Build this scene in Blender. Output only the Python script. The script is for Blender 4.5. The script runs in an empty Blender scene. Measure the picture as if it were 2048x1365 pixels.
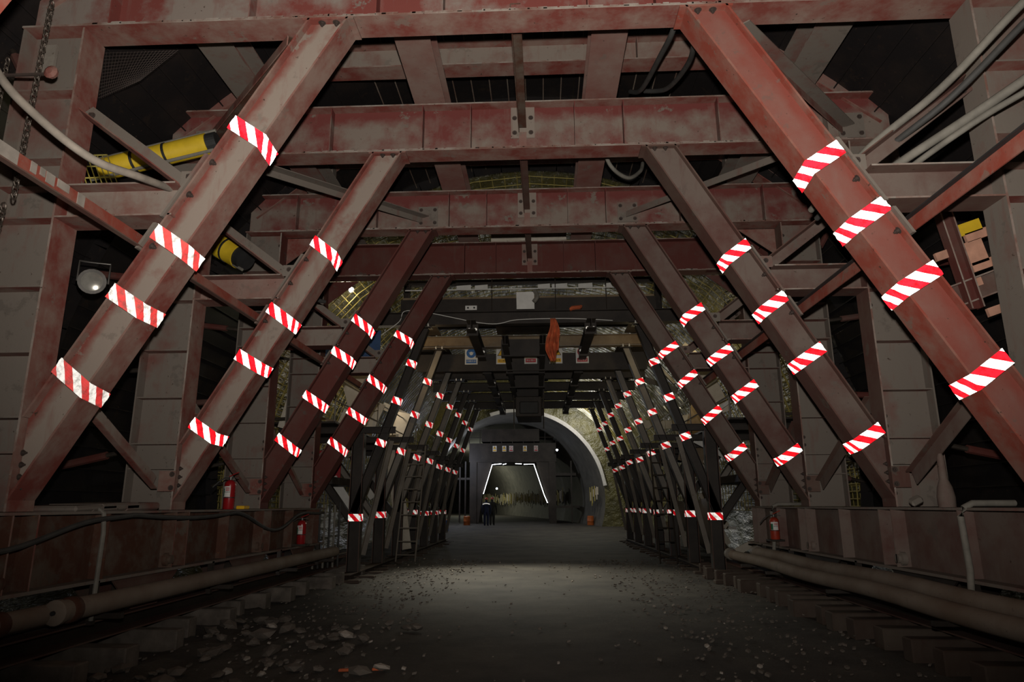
import bpy, bmesh, math, random
from math import pi, sin, cos, radians
from mathutils import Vector, Matrix
S = bpy.context.scene
COL = S.collection
rnd = random.Random(7)

# ------------------------------------------------------------------ camera, world, lights, exposure
PITCH, YAW, ROLL, CAMH = 0.2363, 0.0431, -0.0044, 1.5
fw = Vector((-sin(YAW)*cos(PITCH), cos(YAW)*cos(PITCH), sin(PITCH)))
r0 = Vector((cos(YAW), sin(YAW), 0)); u0 = r0.cross(fw)
rt = cos(ROLL)*r0 + sin(ROLL)*u0; up = -sin(ROLL)*r0 + cos(ROLL)*u0
cam = bpy.data.cameras.new('camera'); cam.lens = 24; cam.sensor_width = 36; cam.clip_end = 400
camo = bpy.data.objects.new('camera', cam); COL.objects.link(camo)
M = Matrix((( rt.x, up.x, -fw.x, 0), (rt.y, up.y, -fw.y, 0), (rt.z, up.z, -fw.z, CAMH), (0, 0, 0, 1)))
camo.matrix_world = M
S.camera = camo
w = bpy.data.worlds.new('world'); S.world = w; w.use_nodes = True
w.node_tree.nodes['Background'].inputs[0].default_value = (0.05, 0.05, 0.045, 1)
w.node_tree.nodes['Background'].inputs[1].default_value = 0.012
S.view_settings.view_transform = 'Standard'; S.view_settings.look = 'None'
S.view_settings.exposure = 0.0; S.view_settings.gamma = 1.0; S.view_settings.use_curve_mapping = False
S.cycles.max_bounces = 5

def light(name, kind, loc, energy, color=(1, 1, 1), target=None, size=0.1, angle=None, blend=0.5):
    l = bpy.data.lights.new(name, kind); l.energy = energy; l.color = color
    if kind == 'AREA': l.shape = 'DISK'; l.size = size
    else: l.shadow_soft_size = size
    if kind == 'SPOT': l.spot_size = radians(angle); l.spot_blend = blend
    o = bpy.data.objects.new(name, l); COL.objects.link(o); o.location = loc
    if target is not None:
        o.rotation_euler = (Vector(target)-Vector(loc)).to_track_quat('-Z', 'Y').to_euler()
    return o
# the photographer's flash, just above the lens, aimed a little above the view axis
light('flash', 'SPOT', (0.0, 0.0, 1.82), 2500, (1.0, 0.95, 0.88), (0.1, 6.0, 6.7), 0.04, 130, 1.0)

# ------------------------------------------------------------------ materials
MATS = {}
def nt(name):
    m = bpy.data.materials.new(name); m.use_nodes = True; MATS[name] = m
    t = m.node_tree; t.nodes.clear()
    out = t.nodes.new('ShaderNodeOutputMaterial'); b = t.nodes.new('ShaderNodeBsdfPrincipled')
    t.links.new(b.outputs[0], out.inputs[0]); return m, t, b
def noise(t, scale, detail=6, rough=0.6, vec=None, stretch=None, offs=(0, 0, 0)):
    g = t.nodes.new('ShaderNodeNewGeometry'); src = g.outputs['Position']
    mp = t.nodes.new('ShaderNodeMapping'); t.links.new(src, mp.inputs[0])
    mp.inputs['Location'].default_value = offs
    if stretch: mp.inputs['Scale'].default_value = stretch
    n = t.nodes.new('ShaderNodeTexNoise'); n.inputs['Scale'].default_value = scale
    n.inputs['Detail'].default_value = detail; n.inputs['Roughness'].default_value = rough
    t.links.new(mp.outputs[0], n.inputs['Vector']); return n.outputs['Fac']
def ramp(t, fac, lo, hi):
    r = t.nodes.new('ShaderNodeMapRange'); r.inputs['From Min'].default_value = lo; r.inputs['From Max'].default_value = hi
    t.links.new(fac, r.inputs[0]); return r.outputs[0]
def mix(t, fac, a, b):
    m = t.nodes.new('ShaderNodeMix'); m.data_type = 'RGBA'
    if isinstance(fac, float): m.inputs[0].default_value = fac
    else: t.links.new(fac, m.inputs[0])
    for i, c in ((6, a), (7, b)):
        if isinstance(c, tuple): m.inputs[i].default_value = (*c, 1)
        else: t.links.new(c, m.inputs[i])
    return m.outputs[2]
def bump(t, b, h, strength=0.3, dist=0.02):
    n = t.nodes.new('ShaderNodeBump'); n.inputs['Strength'].default_value = strength; n.inputs['Distance'].default_value = dist
    t.links.new(h, n.inputs['Height']); t.links.new(n.outputs[0], b.inputs['Normal'])
def paint(name, base, dust, lo, hi, dark=(0.05, 0.03, 0.02), rough=0.75, scale=1.4, streak=True, metal=0.0, wear=None):
    """old coating under cement dust: base coat, cloudy dust, dark scuffs"""
    m, t, b = nt(name)
    n1 = noise(t, scale, 9, 0.62); n2 = noise(t, 7.0, 5, 0.6, stretch=(1, 1, 0.18) if streak else None, offs=(3, 1, 5))
    cover = ramp(t, n1, lo, hi)
    if wear:        # where dust has settled or been rubbed off on the member itself
        g = t.nodes.new('ShaderNodeNewGeometry'); sp = t.nodes.new('ShaderNodeSeparateXYZ'); t.links.new(g.outputs['Position'], sp.inputs[0])
        def mth(op, a, bb=None):
            q = t.nodes.new('ShaderNodeMath'); q.operation = op
            for i, x in enumerate((a, bb)):
                if x is None: continue
                if isinstance(x, (int, float)): q.inputs[i].default_value = x
                else: t.links.new(x, q.inputs[i])
            return q.outputs[0]
        wob = mth('MULTIPLY', mth('SUBTRACT', noise(t, 4, 6, 0.65, offs=(2, 8, 3)), 0.5), 0.35)
        if wear == 'beam':      # bare under the top flange, dusty towards the bottom
            f = ramp(t, mth('ADD', mth('SUBTRACT', 6.78, sp.outputs[2]), wob), 0.08, 0.24)
        else:                   # brace: bare along the root of the outer flange
            d = mth('SUBTRACT', mth('SUBTRACT', 4.65, mth('MULTIPLY', mth('SUBTRACT', sp.outputs[2], 1.5), 0.5746)), mth('ABSOLUTE', mth('ADD', sp.outputs[0], 0.2)))
            f = ramp(t, mth('ADD', d, mth('MULTIPLY', wob, 0.5)), 0.05, 0.15)
        cover = mth('MULTIPLY', cover, f)
    c = mix(t, cover, base, dust)
    c = mix(t, ramp(t, n2, 0.56, 0.75), c, tuple(0.55*x+0.45*y for x, y in zip(base, dust)))
    n3 = noise(t, 16, 4, 0.7, offs=(9, 2, 1)); c = mix(t, ramp(t, n3, 0.66, 0.72), c, dark)
    n4 = noise(t, 3.2, 7, 0.7, offs=(1, 7, 4)); c = mix(t, ramp(t, n4, 0.6, 0.64), c, tuple(0.8*y for y in dust))
    t.links.new(c, b.inputs['Base Color']); b.inputs['Roughness'].default_value = rough; b.inputs['Metallic'].default_value = metal
    b.inputs['Specular IOR Level'].default_value = 0.3
    bump(t, b, n3, 0.15, 0.01); return m
def plain(name, c, rough=0.6, metal=0.0, var=0.25, spec=0.4):
    m, t, b = nt(name); n = noise(t, 5, 6)
    t.links.new(mix(t, ramp(t, n, 0.35, 0.7), tuple(x*(1-var) for x in c), tuple(min(1, x*(1+var)) for x in c)), b.inputs['Base Color'])
    b.inputs['Roughness'].default_value = rough; b.inputs['Metallic'].default_value = metal
    b.inputs['Specular IOR Level'].default_value = spec; return m
def glow(name, c, s):
    m, t, b = nt(name); b.inputs['Base Color'].default_value = (*c, 1)
    b.inputs['Emission Color'].default_value = (*c, 1); b.inputs['Emission Strength'].default_value = s; return m
DUST = (0.225, 0.183, 0.152)
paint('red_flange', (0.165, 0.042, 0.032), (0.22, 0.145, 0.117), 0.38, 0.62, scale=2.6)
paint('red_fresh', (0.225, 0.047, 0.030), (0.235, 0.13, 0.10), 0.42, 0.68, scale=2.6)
paint('dusty_web', (0.165, 0.058, 0.045), DUST, 0.30, 0.50)
paint('dusty_brace_web', (0.175, 0.05, 0.038), (0.25, 0.20, 0.165), 0.26, 0.42, wear='brace', scale=1.8)
paint('pink_web', (0.175, 0.062, 0.050), (0.215, 0.145, 0.12), 0.32, 0.62)
paint('pink_brace_web', (0.20, 0.050, 0.036), (0.205, 0.105, 0.085), 0.34, 0.68, wear='brace')
paint('red_web', (0.145, 0.036, 0.031), (0.20, 0.158, 0.13), 0.36, 0.60, wear='beam', scale=1.9)
paint('top_beam_web', (0.165, 0.042, 0.034), (0.215, 0.175, 0.15), 0.44, 0.56, scale=1.0)
paint('dust_edge', (0.17, 0.09, 0.07), (0.29, 0.25, 0.215), 0.40, 0.62, scale=3)
paint('grey_plate', (0.155, 0.062, 0.05), (0.162, 0.135, 0.113), 0.30, 0.47, scale=1.1)
paint('brown_web', (0.10, 0.042, 0.034), (0.145, 0.108, 0.09), 0.30, 0.55)
paint('brown_flange', (0.10, 0.045, 0.035), (0.13, 0.09, 0.07), 0.42, 0.7)
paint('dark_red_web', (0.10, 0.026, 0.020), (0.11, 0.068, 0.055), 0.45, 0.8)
paint('rust', (0.075, 0.030, 0.018), (0.105, 0.075, 0.056), 0.46, 0.62, dark=(0.14, 0.055, 0.022), scale=3)
paint('dark_steel', (0.020, 0.015, 0.012), (0.042, 0.032, 0.025), 0.4, 0.7, rough=0.55)
paint('warm_steel', (0.15, 0.10, 0.055), (0.24, 0.18, 0.11), 0.4, 0.7, rough=0.5)
paint('grey_steel', (0.15, 0.13, 0.11), (0.21, 0.185, 0.155), 0.4, 0.65, rough=0.5)
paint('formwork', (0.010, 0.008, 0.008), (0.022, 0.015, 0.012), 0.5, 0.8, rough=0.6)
paint('formwork_rib_lit', (0.12, 0.075, 0.055), (0.18, 0.145, 0.115), 0.4, 0.6)
paint('concrete_lining', (0.09, 0.085, 0.072), (0.14, 0.13, 0.11), 0.35, 0.65, dark=(0.10, 0.09, 0.07))
paint('pipe_coat', (0.15, 0.105, 0.075), (0.205, 0.165, 0.13), 0.35, 0.6, streak=False)
paint('timber', (0.055, 0.035, 0.026), (0.085, 0.065, 0.05), 0.4, 0.65)
paint('cloth_blue', (0.02, 0.05, 0.14), (0.04, 0.08, 0.17), 0.4, 0.7)
paint('sheet', (0.42, 0.36, 0.28), (0.55, 0.50, 0.42), 0.35, 0.6)
plain('dried_cement', (0.27, 0.235, 0.20), 0.9)
plain('zinc_bolt', (0.30, 0.26, 0.22), 0.4, 0.8)
plain('rusty_bolt', (0.06, 0.042, 0.035), 0.7, 0.2)
plain('bolt_bright', (0.75, 0.72, 0.66), 0.35, 0.3)
plain('rubber', (0.045, 0.043, 0.04), 0.7)
plain('dusty_hose', (0.27, 0.23, 0.19), 0.85)
plain('grey_cable', (0.17, 0.155, 0.13), 0.8)
plain('chain_steel', (0.10, 0.08, 0.065), 0.5, 0.7)
plain('yellow_cover', (0.62, 0.42, 0.02), 0.55, var=0.12)
plain('yellow_bar', (0.34, 0.28, 0.08), 0.5, var=0.3)
plain('black_strap', (0.02, 0.02, 0.02), 0.6)
plain('extinguisher_red', (0.27, 0.010, 0.012), 0.25, var=0.1, spec=0.6)
plain('extinguisher_far', (0.30, 0.03, 0.012), 0.45, var=0.2)
plain('paper', (0.62, 0.60, 0.56), 0.7, var=0.08)
plain('label_green', (0.02, 0.14, 0.07), 0.5); plain('ink', (0.02, 0.02, 0.02), 0.6); plain('red_ink', (0.42, 0.02, 0.03), 0.6)
plain('sign_blue', (0.03, 0.12, 0.34), 0.4, var=0.08); plain('sign_yellow', (0.75, 0.42, 0.02), 0.4, var=0.08)
plain('rag_orange', (0.50, 0.11, 0.04), 0.9, var=0.4)
plain('orange_plastic', (0.40, 0.10, 0.02), 0.5); plain('teal_plastic', (0.02, 0.22, 0.22), 0.4); plain('blue_plastic', (0.02, 0.09, 0.32), 0.4)
plain('stone', (0.12, 0.10, 0.083), 0.9, var=0.35); plain('pale_stone', (0.32, 0.28, 0.24), 0.9)
plain('navy_cloth', (0.008, 0.012, 0.04), 0.9); plain('black_cloth', (0.012, 0.011, 0.010), 0.9); plain('skin', (0.32, 0.17, 0.11), 0.6)
plain('helmet_red', (0.30, 0.03, 0.02), 0.35); plain('hair', (0.015, 0.01, 0.008), 0.8)
plain('lamp_glass', (0.55, 0.52, 0.46), 0.15, 0.6); plain('lamp_body', (0.12, 0.11, 0.10), 0.4, 0.6)
plain('copper_pink', (0.50, 0.27, 0.19), 0.6, var=0.2)
m, t, b = nt('membrane')     # crinkled glossy waterproofing sheet
t.links.new(mix(t, ramp(t, noise(t, 1.2, 5), 0.35, 0.7), (0.052, 0.047, 0.012), (0.14, 0.125, 0.035)), b.inputs['Base Color'])
b.inputs['Roughness'].default_value = 0.33; b.inputs['Specular IOR Level'].default_value = 0.7
bump(t, b, noise(t, 2.6, 5, 0.6, stretch=(1, 0.30, 1)), 0.9, 0.16)
plain('white_band', (0.9, 0.9, 0.9), 0.4, var=0.02)
glow('lamp_white', (1.0, 0.93, 0.82), 40); glow('lamp_cool', (0.80, 0.88, 1.0), 30); glow('led', (0.95, 0.97, 1.0), 7); glow('lamp_warm', (1.0, 0.75, 0.35), 12)

plain('film_fold', (0.85, 0.83, 0.70), 0.2, 0.5, var=0.1, spec=0.9)
def hazard(name, dirt, gain=1.0):
    """red and white retroreflective tape. Retroreflection is modelled as what it is physically: a lobe that sends
    light back towards where it came from (half vector = view vector), plus a plain diffuse and a film gloss."""
    m, t, b = nt(name)
    uv = t.nodes.new('ShaderNodeUVMap'); sp = t.nodes.new('ShaderNodeSeparateXYZ'); t.links.new(uv.outputs[0], sp.inputs[0])
    def math(op, a, bb=None):
        n = t.nodes.new('ShaderNodeMath'); n.operation = op
        for i, x in enumerate((a, bb)):
            if x is None: continue
            if isinstance(x, (int, float)): n.inputs[i].default_value = x
            else: t.links.new(x, n.inputs[i])
        return n.outputs[0]
    s = math('FRACT', math('ADD', math('MULTIPLY', sp.outputs[0], 1/0.215), math('MULTIPLY', sp.outputs[1], 0.68)))
    st = math('GREATER_THAN', s, 0.5)
    col = mix(t, st, (0.80, 0.78, 0.74), (0.62, 0.006, 0.012))
    g = t.nodes.new('ShaderNodeNewGeometry')
    rg = t.nodes.new('ShaderNodeBsdfGlossy'); rg.inputs['Roughness'].default_value = 0.42
    rc = mix(t, st, (0.95*gain, 0.94*gain, 0.92*gain), (0.62*gain, 0.006, 0.012)); t.links.new(rc, rg.inputs['Color'])
    t.links.new(g.outputs['Incoming'], rg.inputs['Normal'])
    cr = noise(t, 22, 3, 0.5, stretch=(1, 1, 1)); c2 = math('SINE', math('MULTIPLY', sp.outputs[1], 45.0))
    t.links.new(mix(t, dirt*0.9 if dirt else 0.0, col, (0.30, 0.26, 0.22)), b.inputs['Base Color'])
    b.inputs['Roughness'].default_value = 0.35; bump(t, b, math('ADD', math('MULTIPLY', c2, 0.15), cr), 0.5, 0.01)
    ms = t.nodes.new('ShaderNodeMixShader')
    wear = ramp(t, noise(t, 13, 6, 0.7), 0.38, 0.55)
    f = math('MULTIPLY', wear, 0.55) if not dirt else math('MULTIPLY', wear, 0.55*(1-dirt))
    f2 = math('ADD', f, 0.25*(1-dirt))
    t.links.new(f2, ms.inputs[0]); t.links.new(b.outputs[0], ms.inputs[1]); t.links.new(rg.outputs[0], ms.inputs[2])
    out = [n for n in t.nodes if n.type == 'OUTPUT_MATERIAL'][0]; t.links.new(ms.outputs[0], out.inputs[0])
    return m
hazard('hazard_tape', 0.0); hazard('hazard_tape_dusty', 0.75)

def ground_mat():
    m, t, b = nt('dirt_road')
    n1 = noise(t, 0.9, 10, 0.65); n2 = noise(t, 14, 8, 0.75, offs=(4, 4, 0)); n3 = noise(t, 60, 3, 0.6)
    c = mix(t, ramp(t, n1, 0.35, 0.7), (0.028, 0.023, 0.019), (0.085, 0.074, 0.060))
    c = mix(t, ramp(t, n2, 0.6, 0.75), c, (0.16, 0.135, 0.11)); c = mix(t, ramp(t, n3, 0.67, 0.72), c, (0.24, 0.21, 0.17))
    t.links.new(c, b.inputs['Base Color']); b.inputs['Roughness'].default_value = 0.85; bump(t, b, n2, 0.6, 0.03)
ground_mat()

# ------------------------------------------------------------------ mesh helpers
OFF = {}
class MB:
    def __init__(s): s.v = []; s.f = []; s.m = []; s.mats = []; s.uv = None; s.smooth = False
    def mi(s, n):
        if n not in s.mats: s.mats.append(n)
        return s.mats.index(n)
    def face(s, idx, mat): s.f.append(idx); s.m.append(s.mi(mat))
    def quad(s, pts, mat):
        k = len(s.v); s.v += [tuple(p) for p in pts]; s.face(tuple(range(k, k+len(pts))), mat)
    def obox(s, c, ax, ay, az, mat, mats=None):
        """box from centre and half-axis vectors; mats: dict side->material (-x +x -y +y -z +z)"""
        c, ax, ay, az = Vector(c), Vector(ax), Vector(ay), Vector(az); k = len(s.v)
        for i in (-1, 1):
            for j in (-1, 1):
                for l in (-1, 1): s.v.append(tuple(c+i*ax+j*ay+l*az))
        for key, q in (('-x', (0, 1, 3, 2)), ('+x', (4, 6, 7, 5)), ('-y', (0, 4, 5, 1)), ('+y', (2, 3, 7, 6)), ('-z', (0, 2, 6, 4)), ('+z', (1, 5, 7, 3))):
            s.face(tuple(k+x for x in q), (mats or {}).get(key, mat))
    def box(s, x0, x1, y0, y1, z0, z1, mat, mats=None):
        s.obox(((x0+x1)/2, (y0+y1)/2, (z0+z1)/2), (abs(x1-x0)/2, 0, 0), (0, abs(y1-y0)/2, 0), (0, 0, abs(z1-z0)/2), mat, mats)
    def prism(s, poly, axis, a0, a1, mat, side=None):
        """poly: 2D points; axis 'y' -> (x,z) extruded in y; 'x' -> (y,z); 'z' -> (x,y)"""
        P = {'y': lambda p, a: (p[0], a, p[1]), 'x': lambda p, a: (a, p[0], p[1]), 'z': lambda p, a: (p[0], p[1], a)}[axis]
        n = len(poly); k = len(s.v); s.v += [P(p, a0) for p in poly]+[P(p, a1) for p in poly]
        s.face(tuple(range(k, k+n)), mat); s.face(tuple(range(k+2*n-1, k+n-1, -1)), mat)
        for i in range(n): s.face((k+i, k+n+i, k+n+(i+1) % n, k+(i+1) % n), side or mat)
    def tube(s, pts, r, mat, n=8, caps=True, radii=None):
        pts = [Vector(p) for p in pts]; rings = []
        a = Vector((0, 0, 1))
        for i, p in enumerate(pts):
            d = (pts[min(i+1, len(pts)-1)]-pts[max(i-1, 0)]).normalized()
            if abs(d.dot(a)) > 0.95: a = Vector((1, 0, 0)) if abs(d.x) < 0.9 else Vector((0, 1, 0))
            x = d.cross(a).normalized(); y = x.cross(d); rr = radii[i] if radii else r
            rings.append([len(s.v)+j for j in range(n)])
            s.v += [tuple(p+rr*(cos(2*pi*j/n)*x+sin(2*pi*j/n)*y)) for j in range(n)]
        for A, B in zip(rings, rings[1:]):
            for j in range(n): s.face((A[j], A[(j+1) % n], B[(j+1) % n], B[j]), mat)
        if caps: s.face(tuple(rings[0][::-1]), mat); s.face(tuple(rings[-1]), mat)
    def lathe(s, c, prof, mat, n=20, axis=(0, 0, 1)):
        a = Vector(axis).normalized(); s.tube([Vector(c)+a*z for r, z in prof], 0, mat, n, True, [max(r, 1e-4) for r, z in prof])
    def hbar(s, p0, p1, wdir, depth, width, tf=0.016, tw=0.012, mw='dusty_web', mf='red_flange', me='dust_edge', stiff=()):
        """rolled H section p0->p1; wdir = flange width direction, web in the plane normal to it"""
        p0, p1 = Vector(p0), Vector(p1); a = (p1-p0); L = a.length; a.normalize()
        wd = Vector(wdir).normalized(); h = a.cross(wd).normalized(); c = (p0+p1)/2
        for k in (-1, 1):
            s.obox(c+h*k*(depth/2-tf/2), a*L/2, wd*width/2, h*tf/2, mf, {'-y': me, '+y': me})
        s.obox(c, a*L/2, wd*tw/2, h*(depth/2-tf), mw)
        for t in stiff:
            s.obox(p0+a*t, a*0.006, wd*(width/2-0.01), h*(depth/2-tf), mw)
    def angle(s, p0, p1, n1, leg=0.1, t=0.01, m1='red_flange', m2=None, leg2=None):
        """steel angle: one leg's face normal ~ n1, the other perpendicular"""
        p0, p1 = Vector(p0), Vector(p1); a = (p1-p0); L = a.length; a.normalize()
        n1 = Vector(n1); n1 = (n1-a*n1.dot(a)).normalized(); q = a.cross(n1); c = (p0+p1)/2
        s.obox(c, a*L/2, n1*t/2, q*leg/2, m1)
        l2 = leg2 or leg
        s.obox(c+q*(leg/2)+n1*(l2/2), a*L/2, n1*l2/2, q*t/2, m2 or m1)
    def build(s, name, parent=None, bevel=0, smooth=False, **props):
        root = OFF.get(parent.name, Vector((0, 0, 0))) if parent else Vector((0, 0, 0))
        me = bpy.data.meshes.new(name)
        me.from_pydata([tuple(Vector(v)-root) for v in s.v], [], s.f)
        for n in s.mats: me.materials.append(MATS[n])
        me.polygons.foreach_set('material_index', s.m)
        if s.uv:
            l = me.uv_layers.new(name='UVMap'); fl = []
            for p in me.polygons:
                for vi in p.vertices: fl += list(s.uv[vi])
            l.data.foreach_set('uv', fl)
        bm = bmesh.new(); bm.from_mesh(me); bmesh.ops.recalc_face_normals(bm, faces=bm.faces); bm.to_mesh(me); bm.free()
        if smooth:
            me.polygons.foreach_set('use_smooth', [True]*len(me.polygons))
            me.set_sharp_from_angle(angle=radians(40))
        o = bpy.data.objects.new(name, me); COL.objects.link(o)
        if parent: o.parent = parent; OFF[o.name] = root
        else: OFF[o.name] = root
        if bevel:
            bv = o.modifiers.new('bevel', 'BEVEL'); bv.width = bevel; bv.segments = 1; bv.limit_method = 'ANGLE'
        for k, v in props.items(): o[k] = v
        return o
def thing(name, label, cat, loc=(0, 0, 0), group=None):
    o = bpy.data.objects.new(name, None); COL.objects.link(o); o.location = loc; o.empty_display_size = 0.1
    OFF[o.name] = Vector(loc); o['label'] = label; o['category'] = cat
    if group: o['group'] = group
    return o
def tag(o, label, cat, group=None):
    o['label'] = label; o['category'] = cat
    if group: o['group'] = group
    return o
def bolt_obj(parent, p, n, r=0.022, h=0.022, mat='rusty_bolt'):
    key = (r, h, mat)
    if key not in BOLTS:
        q = MB(); bolt(q, (0, 0, 0), (0, 0, 1), r, h, mat); o = q.build('bolt', smooth=False); BOLTS[key] = o.data; bpy.data.objects.remove(o)
    o = bpy.data.objects.new('bolt', BOLTS[key]); COL.objects.link(o); o.parent = parent; OFF[o.name] = OFF[parent.name]
    o.location = Vector(p)-OFF[parent.name]; o.rotation_euler = Vector(n).to_track_quat('Z', 'Y').to_euler()
    return o
BOLTS = {}
def bolt(mb, p, n, r=0.022, h=0.022, mat='rusty_bolt', hexn=6):
    n = Vector(n).normalized(); p = Vector(p)
    mb.tube([p, p+n*0.004], r*1.5, mat, 10); mb.tube([p+n*0.003, p+n*h], r, mat, hexn); mb.tube([p+n*h, p+n*(h+0.018)], r*0.5, mat, 6)

# ------------------------------------------------------------------ the setting: floor, tunnel lining
def road_h(x, y):
    return 0.0 if y < 30 else 0.2*min(1, (y-30)/14) if y < 46 else 0.2+0.008*(y-46)
def vn(x, y, seed=0):
    from mathutils import noise as N
    return N.noise(Vector((x, y, seed)))
mb = MB(); nx, ny = 110, 260
xs = [-9+18*i/nx for i in range(nx+1)]; ys = [-3+ (0.06*j if j < 250 else 0) for j in range(0)]
ys = []; y = -3.0
while y < 120:
    ys.append(y); y += 0.10 if y < 13 else 0.25 if y < 30 else 1.2
for yy in ys:
    for xx in xs:
        edge = min(1, max(0, (abs(xx+0.2)-2.0)/1.6)); far = 1 if yy < 40 else 0.4
        left = 1 if xx < 0 else 0.55
        z = 0.02*vn(xx*0.6, yy*0.5)+0.012*vn(xx*2.5, yy*2.5, 3)+far*edge*left*(0.05*vn(xx*2, yy*2, 9)+0.035*vn(xx*6, yy*6, 4)+0.02)
        mb.v.append((xx-(0.0025*max(0, yy-28)**2 if yy > 28 else 0), yy, z+road_h(xx, yy)))
W = nx+1
for j in range(len(ys)-1):
    for i in range(nx): mb.face((j*W+i, j*W+i+1, (j+1)*W+i+1, (j+1)*W+i), 'dirt_road')
mb.build('floor', smooth=True, kind='structure')

def cx(y):            # tunnel axis drifts left beyond the second gantry
    return -0.2 if y < 22 else -0.2-0.0029*(y-22)**2
def arch(y0, y1, R, zc, step, mat, name, n=48, a0=-0.12, ribs=0.0, wob=0.0):
    mb = MB(); yy = y0; rows = []
    while yy <= y1+1e-6:
        rows.append([len(mb.v)+i for i in range(n+1)])
        for i in range(n+1):
            a = pi*a0+(pi*(1-2*a0))*i/n; r = R+wob*vn(a*9, yy*0.9, 2)+wob*0.5*vn(a*30, yy*2.7, 5)
            mb.v.append((cx(yy)+r*cos(a), yy, zc+r*sin(a)))
        yy += step
    for A, B in zip(rows, rows[1:]):
        for i in range(n): mb.face((A[i], A[i+1], B[i+1], B[i]), mat)
    return mb.build(name, smooth=True, kind='structure')
arch(-3, 43.5, 7.1, 1.9, 0.5, 'membrane', 'wall_lining_rough', 96, wob=0.10)
arch(44, 120, 5.5, 1.9, 2.0, 'concrete_lining', 'wall_lining_finished', 48)
# end face of the finished lining (the step from the rough bore)
mb = MB(); n = 48
for i in range(n+1):
    a = -0.12*pi+(1.24*pi)*i/n
    mb.v.append((cx(44)+5.5*cos(a), 44, 1.9+5.5*sin(a))); mb.v.append((cx(44)+7.3*cos(a), 43.8, 1.9+7.3*sin(a)))
for i in range(n): mb.face((2*i, 2*i+1, 2*i+3, 2*i+2), 'membrane')
mb.build('wall_lining_end', kind='structure')
mb = MB()
for i in range(40):
    a, b = radians(8)+radians(100)*i/40, radians(8)+radians(100)*(i+1)/40; w0, w1 = 5.42+0.05*vn(a*6, 1), 5.42+0.05*vn(b*6, 1)
    for (q0, q1, y_) in ((w0, w0+0.22, 43.7),):
        mb.quad([(cx(44)+5.45*cos(a), 43.9, 1.9+5.45*sin(a)), (cx(44)+q1*cos(a), y_, 1.9+q1*sin(a)), (cx(44)+(w1+0.22)*cos(b), y_, 1.9+(w1+0.22)*sin(b)), (cx(44)+5.45*cos(b), 43.9, 1.9+5.45*sin(b))], 'paper')
o = mb.build('edge_film'); o.modifiers.new('t', 'SOLIDIFY').thickness = 0.03; tag(o, 'white film edge along the end of the finished lining, upper right', 'film')
mb = MB(); mb.box(-14, 9, -3.2, -3.1, -1, 10, 'concrete_lining'); mb.build('wall_back', kind='structure')
mb = MB(); mb.box(-45, 10, 118, 119, -1, 10, 'concrete_lining'); mb.build('wall_far', kind='structure')

# ------------------------------------------------------------------ first gantry: red portal frames
XC = -0.2
ZB, ZT = 1.465, 6.10            # brace foot and underside of the cross beam
def bo(z): return 4.65-0.5746*(z-1.5)      # outer line of the brace, distance from the axis
HW, FW = 0.397, 0.317                      # horizontal thickness, flange width
FR = [('first', 2.78), ('second', 5.6), ('third', 8.18), ('fourth', 10.8), ('fifth', 13.2)]
SIDE = {-1: 'left', 1: 'right'}
TAPES = {1: {-1: [4.99, 3.92, 3.36, 2.69], 1: [4.58, 4.03, 3.43, 2.66]},
         2: {-1: [4.85, 3.96, 3.35, 2.50], 1: [4.69, 4.00, 3.34, 2.36]},
         3: {-1: [4.55, 4.00, 3.27, 2.58], 1: [4.64, 3.95, 3.36, 2.35]},
         4: {-1: [4.88, 3.98, 3.33, 2.75], 1: [4.58, 4.01, 3.30, 2.58]}, 0: {-1: [], 1: []}}
def tape_strip(path, across, width, mat, parent, label=None, flip=False, wave=0.004):
    """tape following a polyline path (points), width along 'across' vectors (one per point)"""
    mb = MB(); mb.uv = []; u = rnd.random()*0.215; P = [Vector(p) for p in path]; pts = []; rowsN = 5
    for i, (a, b) in enumerate(zip(P, P[1:])):
        seg = max(2, int((b-a).length/0.05))
        for k in range(seg): pts.append((a.lerp(b, k/seg), Vector(across[i]).lerp(Vector(across[i+1]), k/seg)))
    pts.append((P[-1], Vector(across[-1]))); prev = None
    for q, (p, ac) in enumerate(pts):
        if prev is not None: u += (p-prev).length
        prev = p
        d = (pts[min(q+1, len(pts)-1)][0]-pts[max(q-1, 0)][0]).normalized(); nrm = d.cross(ac.normalized())
        for k in range(rowsN+1):
            t = k/rowsN-0.5
            mb.v.append(tuple(p+ac*width*t+nrm*rnd.uniform(-wave, wave))); mb.uv.append((u, (0.5-t) if flip else t+0.5))
    for i in range(len(pts)-1):
        for k in range(rowsN):
            a = i*(rowsN+1)+k; mb.face((a, a+1, a+rowsN+2, a+rowsN+1), mat)
    o = mb.build('hazard_tape', parent)
    if label: o['label'] = label
    return o

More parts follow.
